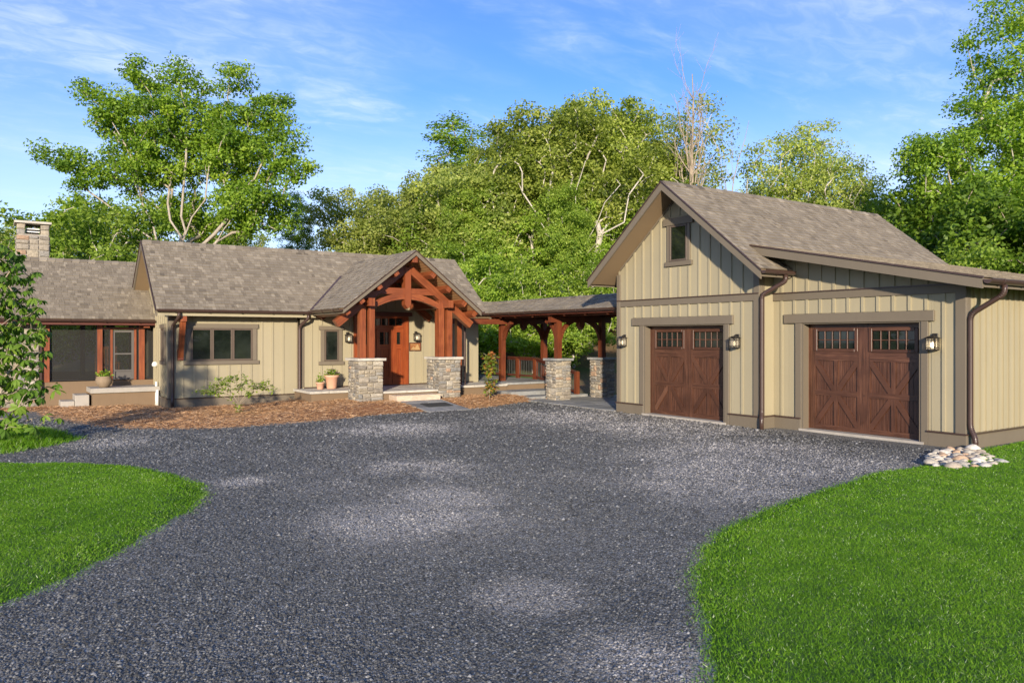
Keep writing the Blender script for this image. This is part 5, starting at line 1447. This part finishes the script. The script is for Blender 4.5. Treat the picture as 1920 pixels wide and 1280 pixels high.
T4 = make_tree('pale_tree', E4, 31, 230, 180, .175, .75, (0, 0, 3.4), 'leaf_pale', 'bark_pale', r_twig=.018, mind=.5)
E5 = [ell(0, 0, 3.4, 2.4, 2.2, 2.6), ell(1.2, 0, 2.0, 1.8, 1.7, 1.7), ell(-1.2, 0, 1.8, 1.8, 1.7, 1.6)]
T5 = make_tree('understory', E5, 41, 130, 150, .15, .6, (0, 0, 2.2), 'leaf_lime', 'bark_pale', r_twig=.012, mind=.38)
T5b = make_tree('understory_dark', E5, 43, 130, 160, .16, .62, (0, 0, 2.2), 'leaf_dark', 'bark', r_twig=.012, mind=.38)
put_tree('oak_tree', 'tallest round yellow-green tree standing behind the breezeway', 'tree', T2, atZ(1075, 47), .1, .80)
put_tree('oak_tree', 'olive round tree behind the breezeway, left of the tallest one', 'tree', T2, atZ(940, 44), 2.4, .68)
put_tree('oak_tree', 'broad yellow-green tree between the narrow dark tree and the tallest one', 'tree', T2, atZ(985, 50), 1.5, .80)
put_tree('oak_tree', 'yellow-green tree pressing against the right side of the tallest one', 'tree', T2, atZ(1165, 50), 5.3, .82)
E7 = [ell(0, .9, 9.2, 3.4, 2.4, 2.4), ell(3.0, .6, 7.4, 2.0, 1.8, 1.5), ell(-3.0, .6, 7.2, 2.0, 1.8, 1.5), ell(1.4, .4, 11.2, 1.6, 1.5, 1.2), ell(-1.6, .4, 10.9, 1.6, 1.5, 1.2), ell(4.4, .2, 8.8, 1.2, 1.1, .9)]
T7 = make_tree('limb_tree', E7, 91, 190, 190, .17, .72, (0, 0, 2.6), 'leaf_yellow', 'bark_pale', r_twig=.020, mind=.7, limbs=[tuple(RX * a + FW * b + ZZ * c) for a, b, c in ((-3.4, -1.2, 6.6), (-1.7, -1.5, 8.6), (-.2, -1.3, 9.6), (1.6, -1.5, 8.8), (3.2, -1.4, 7.8), (4.4, -1.0, 8.4))])
put_tree('oak_tree', 'open-crowned tree with fanning pale limbs rising over the breezeway roof', 'tree', T7, atZ(1035, 38), 0, .95)
put_tree('oak_tree', 'open-crowned tree with pale limbs leaning against the garage gable', 'tree', T7, atZ(1150, 41), .5, 1.0)
put_tree('poplar_tree', 'narrow dark green tree rising left of the tallest round tree', 'tree', T3, atZ(868, 52), .9, (1.4, 1.4, .94))
put_tree('oak_tree', 'yellow-green tree behind the garage gable, right of the tallest round tree', 'tree', T2, atZ(1200, 45), 4.1, (.80, .80, .72))
put_tree('birch_tree', 'pale green low tree seen over the house ridge', 'tree', T4, atZ(700, 46), .5, .90)
put_tree('birch_tree', 'pale low tree beside the entry porch ridge', 'tree', T4, atZ(800, 44), 2.2, 1.0)
put_tree('birch_tree', 'pale bushy tree filling the gap behind the breezeway roof', 'tree', T4, atZ(930, 40), 3.7, 1.0)
put_tree('poplar_tree', 'slim pale tree at the right foot of the large spreading tree', 'tree', T3, atZ(560, 47), 2.2, (.5, .5, .52))
put_tree('birch_tree', 'broad pale tree with many bare twigs over the garage ridge', 'tree', make_tree('twiggy_tree', [ell(0, 0, 6.8, 4.6, 4.0, 3.6), ell(2.6, 0, 8, 2.6, 2.4, 2.2), ell(-2.4, 0, 8.2, 2.6, 2.4, 2.4), ell(0, 0, 10, 2.6, 2.4, 1.6)], 57, 330, 90, .17, .8, (0, 0, 4.5), 'leaf_pale', 'bark_pale', r_twig=.020, mind=.5, rmin=.008), atZ(1515, 46), .4, .98)
put_tree('poplar_tree', 'sparse tree with thin feathery foliage beside the bare trunk', 'tree', make_tree('sparse_tree', [ell(0, 0, 9, 2.6, 2.4, 3.0), ell(0, 0, 5, 3.0, 2.6, 2.4)], 63, 150, 80, .16, .8, (0, 0, 8), 'leaf_pale', 'bark_pale', r_twig=.014, mind=.5), atZ(1285, 46), 1.0, 1.12)
def bare_tree(label, px, Z, h, r, ntw, spread, lean, seed):
    rng = np.random.default_rng(seed); n = 10
    pos = [RX * lean * (i / n) ** 1.6 + np.append(rng.normal(0, .04, 2), 0) + ZZ * (-.2 + i / n * h) for i in range(n + 1)]
    par = [-1] + list(range(n)); rr = [r * (1 - .85 * i / n) for i in range(n + 1)]
    for k in range(ntw):
        i = int(rng.integers(4, n)); a = rng.random() * 6.283; o_ = np.array([math.cos(a), math.sin(a), 0]) * spread * rng.uniform(.3, 1)
        L = rng.uniform(.12, .30) * h; q = pos[i]; pv_ = i; r0 = rr[i] * .5
        for j in range(1, 6):
            t = j / 5; p = q + o_ * t ** .6 + ZZ * L * t + rng.normal(0, .05, 3)
            pos.append(p); par.append(pv_); rr.append(r0 * (1 - .75 * t)); pv_ = len(pos) - 1
            if j in (2, 3, 4):
                for sg in (0, 1):
                    d = rng.normal(0, .3, 3) + ZZ * .7 * rng.uniform(.5, 1.3)
                    pos.append(p + d); par.append(pv_); rr.append(r0 * .22)
    me = branch_mesh('bare_tree', np.array(pos), par, np.array(rr), 'bark', 0, 5)
    return put_tree('bare_tree', label, 'tree', (me, None), atZ(px, Z))
bare_tree('leafless pale tree with upright twigs behind the garage ridge', 1296, 42, 13.8, .17, 26, 1.3, .1, 3)
bare_tree('thin leaning leafless sapling beyond the garage ridge', 1345, 44, 11.5, .07, 6, .8, 1.8, 4)
# right side: big dark trees behind the garage
E6 = [ell(0, 0, 14.6, 2.4, 2.2, 2.2), ell(.6, 0, 11.4, 3.2, 3.0, 2.4), ell(-3.6, 0, 9.2, 2.4, 2.2, 1.6), ell(-1.6, 0, 8.2, 3.4, 3.2, 2.2), ell(1.6, 0, 7.6, 3.6, 3.2, 2.6), ell(-3.2, 0, 5.6, 3.0, 2.8, 1.9), ell(0, 0, 4.4, 4.4, 3.8, 2.2)]
T6 = make_tree('tall_dark_tree', E6, 83, 300, 280, .155, .85, (0, 0, 6.5), 'leaf_mid', 'bark_pale', r_twig=.018, mind=.6)
put_tree('maple_tree', 'tall dark green tree rising behind the right end of the garage', 'tree', T6, atZ(1905, 33), 0, .96)
put_tree('maple_tree', 'second dark green tree crowding behind the lean-to roof', 'tree', T6, atZ(2010, 38), 2.1, .9)
for i, (px, Z, s_, rt) in enumerate(((1690, 40, 1.25, 0), (1760, 34, 1.35, 2), (1860, 29, 1.3, 4), (1960, 27, 1.2, 1), (1620, 46, 1.3, 3))):
    put_tree('understory_tree', 'low dark bushy tree behind the garage roof', 'tree', T5b, atZ(px, Z), rt, s_, 'bushy trees behind the garage')
put_tree('understory_tree', 'bright lime bush glowing just above the lean-to roof', 'tree', T5, atZ(1825, 25), 1.0, .82)
for (x, y, s_, rt) in ((1.9, 34, 1.15, .4), (4.6, 36, 1.2, 2.2)):
    put_tree('understory_tree', 'lime green tree seen through the screened porch', 'tree', T5, (x, y), rt, s_, 'lime trees behind the porch')
# thicket seen through the breezeway
ug = 'lime understory trees beyond the breezeway'
for i, (px, Z, s_, rt) in enumerate(((880, 36, .9, 0), (915, 33, .85, 1.1), (965, 38, 1.1, 2.0), (1000, 32, .8, 3.3), (1075, 33, .78, 5.0), (1110, 37, .8, .6), (1170, 40, 1.1, 1.8), (850, 42, 1.2, 2.7), (1030, 44, 1.2, 3.9))):
    put_tree('understory_tree', 'lime green understory tree seen beyond the breezeway posts', 'tree', T5, atZ(px, Z), rt, s_, ug)
for i, (px, Z, s_, rt) in enumerate(((940, 46, 1.5, 0.4), (1060, 50, 1.5, 1.4), (1150, 50, 1.4, 2.8), (860, 50, 1.5, 4.2), (1220, 44, 1.4, 5.1))):
    put_tree('understory_tree', 'dark understory tree in the shade beyond the breezeway', 'tree', T5b, atZ(px, Z), rt, s_, 'dark understory trees beyond the breezeway')
# slim trunks
def trunk_tree(label, px, Z, r, h, lean, seed, nb=6):
    rng = np.random.default_rng(seed)
    n = 9; pos = [np.array([lean * (i / n) * h * .12 + rng.normal(0, .03), rng.normal(0, .03), -.2 + i / n * h]) for i in range(n + 1)]
    par = [-1] + list(range(n)); rr = np.array([r * (1 - .90 * i / n) for i in range(n + 1)])
    for k in range(nb):
        i = int(rng.integers(4, n)); d = rng.normal(size=3); d[2] = abs(d[2]) * .6 + .3; d /= np.linalg.norm(d)
        s = len(pos); pos.append(pos[i] + d * .8); par.append(i); rr = np.append(rr, min(r * .3, .035)); pos.append(pos[s] + d * .9 + rng.normal(0, .12, 3)); par.append(s); rr = np.append(rr, min(r * .15, .015))
    me = branch_mesh('slim_trunk', np.array(pos), par, rr, 'bark_pale', 0, 8)
    t = put_tree('slim_tree', label, 'tree', (me, T5[1]), atZ(px, Z))
    for c in t.children:
        if c.name.startswith('crown'): c.location = (lean * h * .12, 0, h * .5); c.scale = (.62, .62, .78); c.rotation_euler = (0, 0, seed * 1.7)
trunk_tree('thick pale trunk between the two breezeway piers', 1052, 36, .26, 6.5, 0.1, 1, 4)
for i, (px, Z, r, ln) in enumerate(((882, 37, .10, .2), (951, 39, .10, -.1), (1068, 38, .09, .5), (1094, 41, .13, 0), (1110, 42, .08, .1), (1120, 43, .08, -.2), (1090, 46, .1, .3), (1150, 44, .13, .1), (1000, 44, .1, -.2))):
    o = trunk_tree('slim pale woodland trunk beyond the breezeway', px, Z, r, 6.5, ln, 20 + i)
for o in C.objects:
    if o.get('label', '').startswith('slim pale woodland'): o['group'] = 'woodland trunks beyond the breezeway'
# far wood that closes the horizon
fg = 'far wood behind the house'
k = 0
for px in range(-420, 2500, 95):
    Z = 66 + 14 * ((k * 37) % 5) / 5
    me = (T4, T3, T2, T5b, T4)[k % 5]; s_ = {0: 1.0, 1: .75, 2: .62, 3: 1.8, 4: 1.05}[k % 5]
    if 470 < px < 690: s_ *= .55
    put_tree('far_tree', 'far tree in the woodland edge closing the view', 'tree', me, atZ(px, Z), k * 1.3, s_, fg)
    k += 1

# trees across the lawn behind the viewpoint: only the window panes mirror them
for i, (x, y, s_, rt) in enumerate(((-7, 31, 1.2, .3), (-11, 38, 1.5, 1.9), (9, -20, 1.1, .8), (15, -18, 1.2, 2.0), (22, -20, 1.1, 3.1), (28, -14, 1.2, 4.0))):
    put_tree('birch_tree', 'pale low tree across the lawn from the house windows', 'tree', T4, (x, y), rt, s_, 'trees across the lawn')

# ------------------------------------------------------------------ small garden plants
def twig_plant(name, label, cat, base, stems, leafm, rng, leaf, per, wid=.5, spread=.09, rad=.012, barkm='bark', droop=.2):
    t = thing(name, label, cat, (*base, ))
    B = np.array(base)
    mb = MB(); P, Nn, T, S, U = [], [], [], [], []
    for st in stems:
        pts = [np.array(p, float) for p in st]
        mb.tube([tuple(p) for p in pts], [rad * (1 - .75 * i / (len(pts) - 1)) for i in range(len(pts))], 6)
        for i in range(1, len(pts)):
            a, b = pts[i - 1], pts[i]
            if i == 1 and len(pts) > 3: continue
            n = per
            for _ in range(n):
                q = a + (b - a) * rng.random(); d = rng.normal(size=3); d[2] *= .45; d /= np.linalg.norm(d)
                P.append(q + d * spread * rng.random()); T.append(d + np.array([0, 0, -droop * rng.random()])); Nn.append(np.array([0, 0, 1]) + rng.normal(size=3) * .35)
                S.append(leaf * rng.uniform(.6, 1.25)); U.append(rng.random())
    mb.build('stem', barkm, t, True)
    T = unit(np.array(T)); Nn = np.array(Nn); Nn = unit(Nn - T * (Nn * T).sum(1)[:, None])
    V, F = leaf_quads(np.array(P), Nn, T, np.array(S), wid, rng)
    o = bpy.data.objects.new('foliage', np_mesh('foliage', V - B, F, leafm, np.array(U))); C.objects.link(o); o.parent = t
    return t
rng = np.random.default_rng(101)
bx, by = onz(447, 772, .06)
stems = []
def fork(p, d, L, depth):
    pts = [p]
    for i in range(4):
        d = d + rng.normal(0, .13, 3); d /= np.linalg.norm(d); p = p + d * L / 4; pts.append(p)
    stems.append(pts)
    if depth:
        for _ in range(3):
            q = pts[int(rng.integers(2, 5))]; nd = d + rng.normal(0, .5, 3); nd[2] = nd[2] * .4 + .12; nd /= np.linalg.norm(nd); fork(q, nd, L * .62, depth - 1)
for d in (RX * -1.0 + ZZ * .85, RX * -.55 + ZZ * 1.1 + FW * .3, RX * .25 + ZZ * 1.3 - FW * .3, RX * .85 + ZZ * 1.05, RX * 1.0 + ZZ * .7 + FW * .2, RX * -.9 + ZZ * .6 - FW * .2):
    d = d / np.linalg.norm(d)
    p0 = np.array([bx, by, .02]); p1 = p0 + np.array([0, 0, .22]) + d * .06
    stems.append([p0, p0 * .5 + p1 * .5, p1])
    fork(p1, d, .52, 2)
twig_plant('dogwood_sapling', 'small spreading green dogwood in the pine straw before the triple window', 'sapling', (bx, by, .02), stems, 'leaf_lime', rng, .085, 4, .5, .05, .008, 'bark')
# redbud sapling
bx, by = onz(918, 748, .12); stems = []
p0 = np.array([bx, by, .08]); stems.append([p0, p0 + ZZ * .3, p0 + ZZ * .75 + RX * .02, p0 + ZZ * 1.35])
for i in range(46):
    h = .22 + 1.05 * rng.random(); a = rng.random() * 6.283; w_ = .26 if h < .75 else .22
    if .55 < h < .66: continue
    d = np.array([math.cos(a), math.sin(a), .2 + .3 * rng.random()]); q = p0 + ZZ * h
    stems.append([q, q + d * w_ * .6 * rng.uniform(.5, 1), q + d * w_ * rng.uniform(.7, 1.2)])
twig_plant('redbud_sapling', 'slender sapling with lime and rust leaves beside the deck', 'sapling', (bx, by, .08), stems, 'leaf_redbud', rng, .10, 7, .75, .07, .010, 'bark')
# buckeye at the left edge with palmate leaves
bx, by = atZ(-5, 12.9)
t = thing('buckeye_shrub', 'tall leafy shrub with drooping palmate leaves on the grass island', 'shrub', (bx, by, .03))
rng = np.random.default_rng(202)
cs = crown_points([ell(-.1, 0, 2.0, .80, .7, 1.5), ell(.40, 0, 1.5, .45, .5, .7), ell(.3, 0, 2.6, .5, .5, .6), ell(.1, 0, .75, .6, .6, .4), ell(.85, -.1, 1.05, .3, .3, .35), ell(-.1, 0, 3.2, .5, .5, .55), ell(.35, -.3, .35, .8, .5, .22)], 460, rng, .105, .5)
pos, par, r = skeleton((0, 0, -.05), (-.1, 0, 1.1), cs, rng, r_twig=.0034, trunk_seg=6)
o = bpy.data.objects.new('stem', branch_mesh('shrub_stem', pos, par, r, 'bark', 0)); C.objects.link(o); o.parent = t
P, Nn, T, S, U = [], [], [], [], []
for c in cs:
    ax = unit(rng.normal(size=(1, 3)) * .5 + np.array([[0, 0, 1.0]]))[0]
    e1 = unit(np.cross(ax, rng.normal(size=3))[None])[0]; e2 = np.cross(ax, e1)
    m_ = int(rng.integers(5, 8)); s_ = rng.uniform(.10, .17); col = np.clip(rng.normal(.5, .22), 0, 1)
    for j in range(m_):
        a = 6.283 * j / m_ + rng.normal(0, .12)
        d = e1 * math.cos(a) + e2 * math.sin(a) - ZZ * rng.uniform(.35, .8)
        P.append(c); T.append(d); Nn.append(ax); S.append(s_ * rng.uniform(.8, 1.15)); U.append(np.clip(col + rng.normal(0, .1), 0, 1))
T = unit(np.array(T)); Nn = np.array(Nn); Nn = unit(Nn - T * (Nn * T).sum(1)[:, None])
P = np.array(P); S = np.array(S)
# leaflets as two folded halves with a bent tip
Sd = np.cross(Nn, T); L = S[:, None]; Wd = L * .21
k0 = P; k1 = P + T * L * .35; k2 = P + T * L * .7 - Nn * L * .08; k3 = P + T * L - Nn * L * .22 - ZZ * L * .1
V, F, UU = [], [], []
for sg in (1, -1):
    b1 = k1 + Sd * Wd * sg * .8 + Nn * L * .03; b2 = k2 + Sd * Wd * sg + Nn * L * .02
    blk = np.stack([k0, k1, k2, k3, b2, b1], 1).reshape(-1, 3); i0 = sum(len(v) for v in V)
    q = np.arange(len(P))[:, None] * 6 + i0
    F += [np.concatenate([q, q + 1, q + 2, q + 5], 1), np.concatenate([q + 5, q + 2, q + 3, q + 4], 1)]
    UU += [U, U]; V.append(blk)
o = bpy.data.objects.new('foliage', np_mesh('shrub_leaves', np.concatenate(V), np.concatenate(F), 'leaf_shrub', np.concatenate(UU))); C.objects.link(o); o.parent = t
# ------------------------------------------------------------------ pots
def pot(name, label, c, prof, mat, s=1.0, rim=True):
    t = thing(name, label, 'plant pot', c, None)
    mb = MB(); mb.lathe([(r * s, z * s) for r, z in prof], c, 24); mb.build('pot', mat, t, True)
    r_, z_ = prof[-1]
    mb = MB(); mb.lathe([(0, z_ * s - .0), (r_ * s, z_ * s)], c, 24); mb.build('soil', 'soil', t)
    return t
prof = [(0, 0), (.12, 0), (.13, .02), (.17, .30), (.20, .315), (.205, .37), (.19, .372), (.175, .345)]
x, y = 7.72, 20.25
pot('flower_pot', 'large terracotta pot of purple petunias on the porch ledge', (x, y, .40), prof, 'terracotta')
prof2 = [(0, 0), (.075, 0), (.08, .01), (.105, .15), (.12, .155), (.122, .19), (.112, .19), (.10, .17)]
x2, y2 = 7.36, 20.15
pot('flower_pot', 'small terracotta pot beside the purple petunia pot', (x2, y2, .40), prof2, 'terracotta')
prof3 = [(0, 0), (.10, 0), (.13, .03), (.19, .12), (.20, .20), (.175, .27), (.185, .29), (.165, .29), (.155, .265)]
x3, y3 = 2.44, 22.52
pot('urn', 'round aged urn with succulents on the side landing', (x3, y3, .50), prof3, 'aged_pot')
def pot_plant(c, n, rad, h, leaf, lm, parent_name, petals=0):
    rng = np.random.default_rng(int(c[0] * 100)); P = np.array(c) + unit(rng.normal(size=(n, 3))) * rng.random((n, 1)) ** .5 * np.array([rad, rad, h]) ; P[:, 2] = np.maximum(P[:, 2], c[2] - .03)
    T = unit(rng.normal(size=(n, 3)) + (P - np.array(c)) * 6); Nn = rng.normal(size=(n, 3)) + ZZ; Nn = unit(Nn - T * (Nn * T).sum(1)[:, None])
    V, F = leaf_quads(P, Nn, T, leaf * rng.uniform(.6, 1.3, n), .6, rng)
    par_ = [o for o in C.objects if o.get('label') == parent_name][0]
    o = bpy.data.objects.new('foliage', np_mesh('pot_foliage', V - np.array(par_.location), F, lm, rng.random(n))); C.objects.link(o); o.parent = par_
    if petals:
        P = np.array(c) + unit(rng.normal(size=(petals, 3)) + ZZ * .7) * np.array([rad, rad, h]) * rng.uniform(.75, 1.05, (petals, 1))
        P = np.repeat(P, 5, 0); a = np.tile(np.arange(5) * 1.2566, petals)
        T = np.stack([np.cos(a), np.sin(a), np.full(len(a), .4)], 1); T = unit(T); Nn = unit(np.cross(T, np.stack([-np.sin(a), np.cos(a), np.zeros(len(a))], 1)))
        V, F = leaf_quads(P, Nn, T, np.full(len(P), .035), 1.0, rng)
        o = bpy.data.objects.new('flowers', np_mesh('flowers', V - np.array(par_.location), F, 'petal', np.repeat(rng.random(petals), 5))); C.objects.link(o); o.parent = par_
pot_plant((x, y, .80), 260, .19, .14, .06, 'leaf_mid', 'large terracotta pot of purple petunias on the porch ledge', 34)
pot_plant((x2, y2, .66), 110, .12, .16, .06, 'leaf_lime', 'small terracotta pot beside the purple petunia pot')
pot_plant((x3, y3, .82), 200, .17, .10, .07, 'leaf_lime', 'round aged urn with succulents on the side landing')
# rocking chair on the screened porch
rk = thing('rocking_chair', 'dark slatted rocking chair behind the porch screens', 'chair', (2.75, 24.6, .42))
def rbox(nm, a, b, w_=.03, h_=.03): return beam(nm, 'carved_wood', rk, a, b, w_, h_, bevel=.003)
for s_ in (-.26, .26):
    mb = MB(); mb.tube([(2.75 + s_, 24.6 + math.sin(a) * 1.0, .42 + 1.0 - math.cos(a) * .985) for a in np.linspace(-.45, .5, 9)], .018, 6); mb.build('rocker', 'carved_wood', rk)
    rbox('leg', (2.75 + s_, 24.38, .46), (2.75 + s_, 24.38, 1.07)); rbox('leg', (2.75 + s_, 24.85, .46), (2.75 + s_, 24.98, 1.5))
    rbox('armrest', (2.75 + s_, 24.32, 1.08), (2.75 + s_, 24.92, 1.10), .07, .025)
for k in range(6): rbox('seat_slat', (2.49, 24.40 + k * .085, .84 - k * .008), (3.01, 24.40 + k * .085, .84 - k * .008), .07, .02)
for k in range(6): rbox('back_slat', (2.55 + k * .08, 24.86, .9), (2.55 + k * .08, 24.97, 1.46), .05, .02)
rbox('top_rail', (2.47, 24.98, 1.5), (3.03, 24.98, 1.5), .03, .08)

# ------------------------------------------------------------------ river rocks at the downspout
rocks = []
for s_ in range(6):
    bm = bmesh.new(); bmesh.ops.create_icosphere(bm, subdivisions=2, radius=1)
    for v in bm.verts:
        n_ = mnoise.noise(v.co * 1.1 + Vector((s_ * 7, 0, 0))); v.co *= 1 + .22 * n_
        v.co.z *= .62
    me = bpy.data.meshes.new('river_rock'); bm.to_mesh(me); bm.free()
    me.polygons.foreach_set('use_smooth', [True] * len(me.polygons)); me.materials.append(MATS['river_stone']); rocks.append(me)
rg = random.Random(9); placed = []
poly = [onz(*q) for q in [(1731, 862), (1760, 850), (1800, 843), (1832, 848), (1846, 856), (1882, 871), (1850, 882), (1790, 886), (1745, 878)]]
tries = 0
while len(placed) < 120 and tries < 9000:
    tries += 1
    x = rg.uniform(10.4, 13.2); y = rg.uniform(4.9, 6.4)
    if inside_sd(poly, np.array([x]), np.array([y]))[0] < .0: continue
    s_ = rg.choice((.035, .05, .06, .07, .085, .10)) * rg.uniform(.85, 1.15)
    if y > 6.08 and x > 12.8: continue
    if any((x - a) ** 2 + (y - b) ** 2 < ((s_ + c) * .80) ** 2 for a, b, c in placed): continue
    placed.append((x, y, s_))
    o = bpy.data.objects.new('river_rock', rg.choice(rocks)); C.objects.link(o)
    o.location = (x, y, .035 + s_ * .12); o.scale = (s_ * rg.uniform(.9, 1.35), s_ * rg.uniform(.8, 1.1), s_ * rg.uniform(.85, 1.1))
    o.rotation_euler = (rg.uniform(-.25, .25), rg.uniform(-.25, .25), rg.uniform(0, 6.28))
    tag(o, 'rounded pale river rock in the splash bed under the garage downspout', 'rock', 'river rocks under the downspout')

# ------------------------------------------------------------------ grass, gravel stones, pine straw
cam_f = np.array([sT, cT])
def in_view(x, y, mrg=0.20):
    X = x * cT - y * sT; Z = x * sT + y * cT
    return (Z > 2.6) & (np.abs(X) < Z * (960 / FPX + mrg))
def scatter(poly, bounds, dens, rng, near=6.0, zmin=0.0):
    x0, x1, y0, y1 = bounds; n = int((x1 - x0) * (y1 - y0) * dens)
    x = rng.uniform(x0, x1, n); y = rng.uniform(y0, y1, n)
    Z = x * sT + y * cT
    k = in_view(x, y) & (rng.random(n) < np.minimum(1, (near / np.maximum(Z, 1)) ** 2 + zmin))
    x, y = x[k], y[k]
    return x, y
def grass(poly, bounds, dens, seed, label, near=6.0, hgt=.020):
    rng = np.random.default_rng(seed); x, y = scatter(poly, bounds, dens, rng, near)
    jit = rng.normal(0, .05, len(x))
    sd = inside_sd(poly, x, y) + jit; k = sd > -.02
    x, y, sd = x[k], y[k], sd[k]
    z = hl(x, y, sd)
    Z = x * sT + y * cT; n = len(x)
    a = rng.uniform(0, 6.283, n); w_ = .0027 * np.maximum(1, Z / 5.5) * rng.uniform(.7, 1.4, n)
    h = hgt * rng.uniform(.5, 1.25, n); lean = rng.normal(0, .8, (n, 2)) * h[:, None]
    B = np.stack([x, y, z - .004], 1); D = np.stack([np.cos(a), np.sin(a), np.zeros(n)], 1) * w_[:, None]
    tip = B + np.concatenate([lean, h[:, None]], 1)
    V = np.stack([B - D, B + D, tip], 1).reshape(-1, 3); F = np.arange(3 * n).reshape(n, 3)
    pat = np.sin(x * 1.7 + 1.3 * np.sin(y * 1.1)) * np.sin(y * 1.9 + np.sin(x * .9)) * .6
    pat2 = np.sin(x * 6.1 + 2.2 * np.sin(y * 3.3)) * np.sin(y * 5.3 + 1.7 * np.sin(x * 4.1))
    u = np.clip(rng.normal(.45, .22, n) + .15 * pat + .12 * pat2 + .35 * np.exp(-np.maximum(sd, 0) / .12) * rng.random(n), 0, .93); u[rng.random(n) < .02] = 1.0
    o = bpy.data.objects.new('grass', np_mesh('grass', V, F, 'grass_blade', u)); link(o)
    tag(o, label, 'grass', None, 'stuff')
    return n
ng = grass(right_lawn, (2.5, 22, 0, 6.3), 17000, 301, 'short bright green lawn grass beside the garage corner')
ng += grass(left_lawn, (-2, 2.6, 4, 14), 13000, 302, 'short bright green lawn grass left of the drive', 7.5)
ng += grass(island, (-2, 1.6, 13.8, 19), 1800, 303, 'tufted grass on the island under the buckeye shrub', 13, .09)
# gravel stones
rng = np.random.default_rng(401)
x, y = scatter(None, (-5, 13, 0, 20), 3800, rng, 5.2)
ok = (inside_sd(left_lawn, x, y) < .03 + rng.normal(0, .04, len(x))) & (inside_sd(right_lawn, x, y) < .03 + rng.normal(0, .04, len(x))) & (inside_sd(bedL, x, y) < .0) & (inside_sd(bedR, x, y) < 0) & (inside_sd(island, x, y) < .02) & (x < 12.5)
ok &= ~((x > 8.65) & (x < 9.95) & (y > 16.4))
x, y = x[ok], y[ok]; n = len(x)
if n > 170000: x, y = x[:170000], y[:170000]; n = 170000
Z = x * sT + y * cT
s_ = (rng.gamma(4, .0010, n) + .0028) * np.maximum(1, Z / 6.5)
O6 = np.array([[1, 0, 0], [0, 1, 0], [-1, 0, 0], [0, -1, 0], [0, 0, 1], [0, 0, -1]], float)
V = O6[None] * (1 + rng.uniform(-.3, .3, (n, 6, 1))) * s_[:, None, None] * np.array([1.2, 1.0, .75])
a = rng.uniform(0, 6.28, n); ca, sa = np.cos(a), np.sin(a)
tl = rng.normal(0, .4, n)
Vx = V[:, :, 0] * ca[:, None] - V[:, :, 1] * sa[:, None]; Vy = V[:, :, 0] * sa[:, None] + V[:, :, 1] * ca[:, None]; Vz = V[:, :, 2] + Vx * tl[:, None] * .5
zz = 0.012 * vnoise(x, y, 0.5, 1.0)
V = np.stack([Vx + x[:, None], Vy + y[:, None], Vz + (zz + s_ * .25)[:, None]], 2).reshape(-1, 3)
f8 = np.array([[0, 1, 4], [1, 2, 4], [2, 3, 4], [3, 0, 4]])
F = (np.arange(n)[:, None, None] * 6 + f8[None]).reshape(-1, 3)
u = np.clip(rng.beta(1.3, 1.9, n), 0, 1)
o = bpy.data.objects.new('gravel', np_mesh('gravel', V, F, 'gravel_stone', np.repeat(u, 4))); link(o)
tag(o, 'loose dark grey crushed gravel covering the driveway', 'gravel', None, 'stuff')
# pine straw
def straw(poly, bounds, n, seed, label, skipf=None):
    rng = np.random.default_rng(seed); x = rng.uniform(bounds[0], bounds[1], n); y = rng.uniform(bounds[2], bounds[3], n)
    sd = inside_sd(poly, x, y) + rng.normal(0, .05, n); k = sd > -.03
    if skipf is not None: k &= ~skipf(x, y)
    x, y, sd = x[k], y[k], sd[k]; n = len(x)
    z = hb(x, y, sd) + .006 + rng.random(n) * .022
    a = rng.uniform(0, 6.283, n); L = rng.uniform(.06, .13, n); w_ = .0035
    T = np.stack([np.cos(a), np.sin(a), rng.normal(0, .18, n)], 1) * L[:, None]; S = np.stack([-np.sin(a), np.cos(a), rng.normal(0, .5, n)], 1) * w_
    B = np.stack([x, y, z], 1)
    V = np.stack([B - S, B + S, B + T + S * .5, B + T - S * .5], 1).reshape(-1, 3); F = np.arange(4 * n).reshape(n, 4)
    o = bpy.data.objects.new('pine_straw', np_mesh('pine_straw', V, F, 'pine_straw', rng.random(n))); link(o)
    tag(o, label, 'mulch', None, 'stuff')
wkm = lambda x, y: (x > 8.70) & (x < 9.93) & (y < 18.6)
sk = lambda x, y: wkm(x, y) | ((x > 3.7) & (y > 20.9)) | ((x > 6.8) & (y > 19.35)) | ((x > 2.1) & (x < 3.74) & (y > 22.2))
straw(bedL, (-1.5, 9.3, 15.6, 23.3), 95000, 501, 'rusty pine straw mulch in front of the triple window', sk)
straw(bedR, (9.3, 13.3, 16.5, 19.5), 32000, 502, 'rusty pine straw mulch round the redbud sapling', wkm)
print('grass blades', ng, 'objects', len(C.objects))
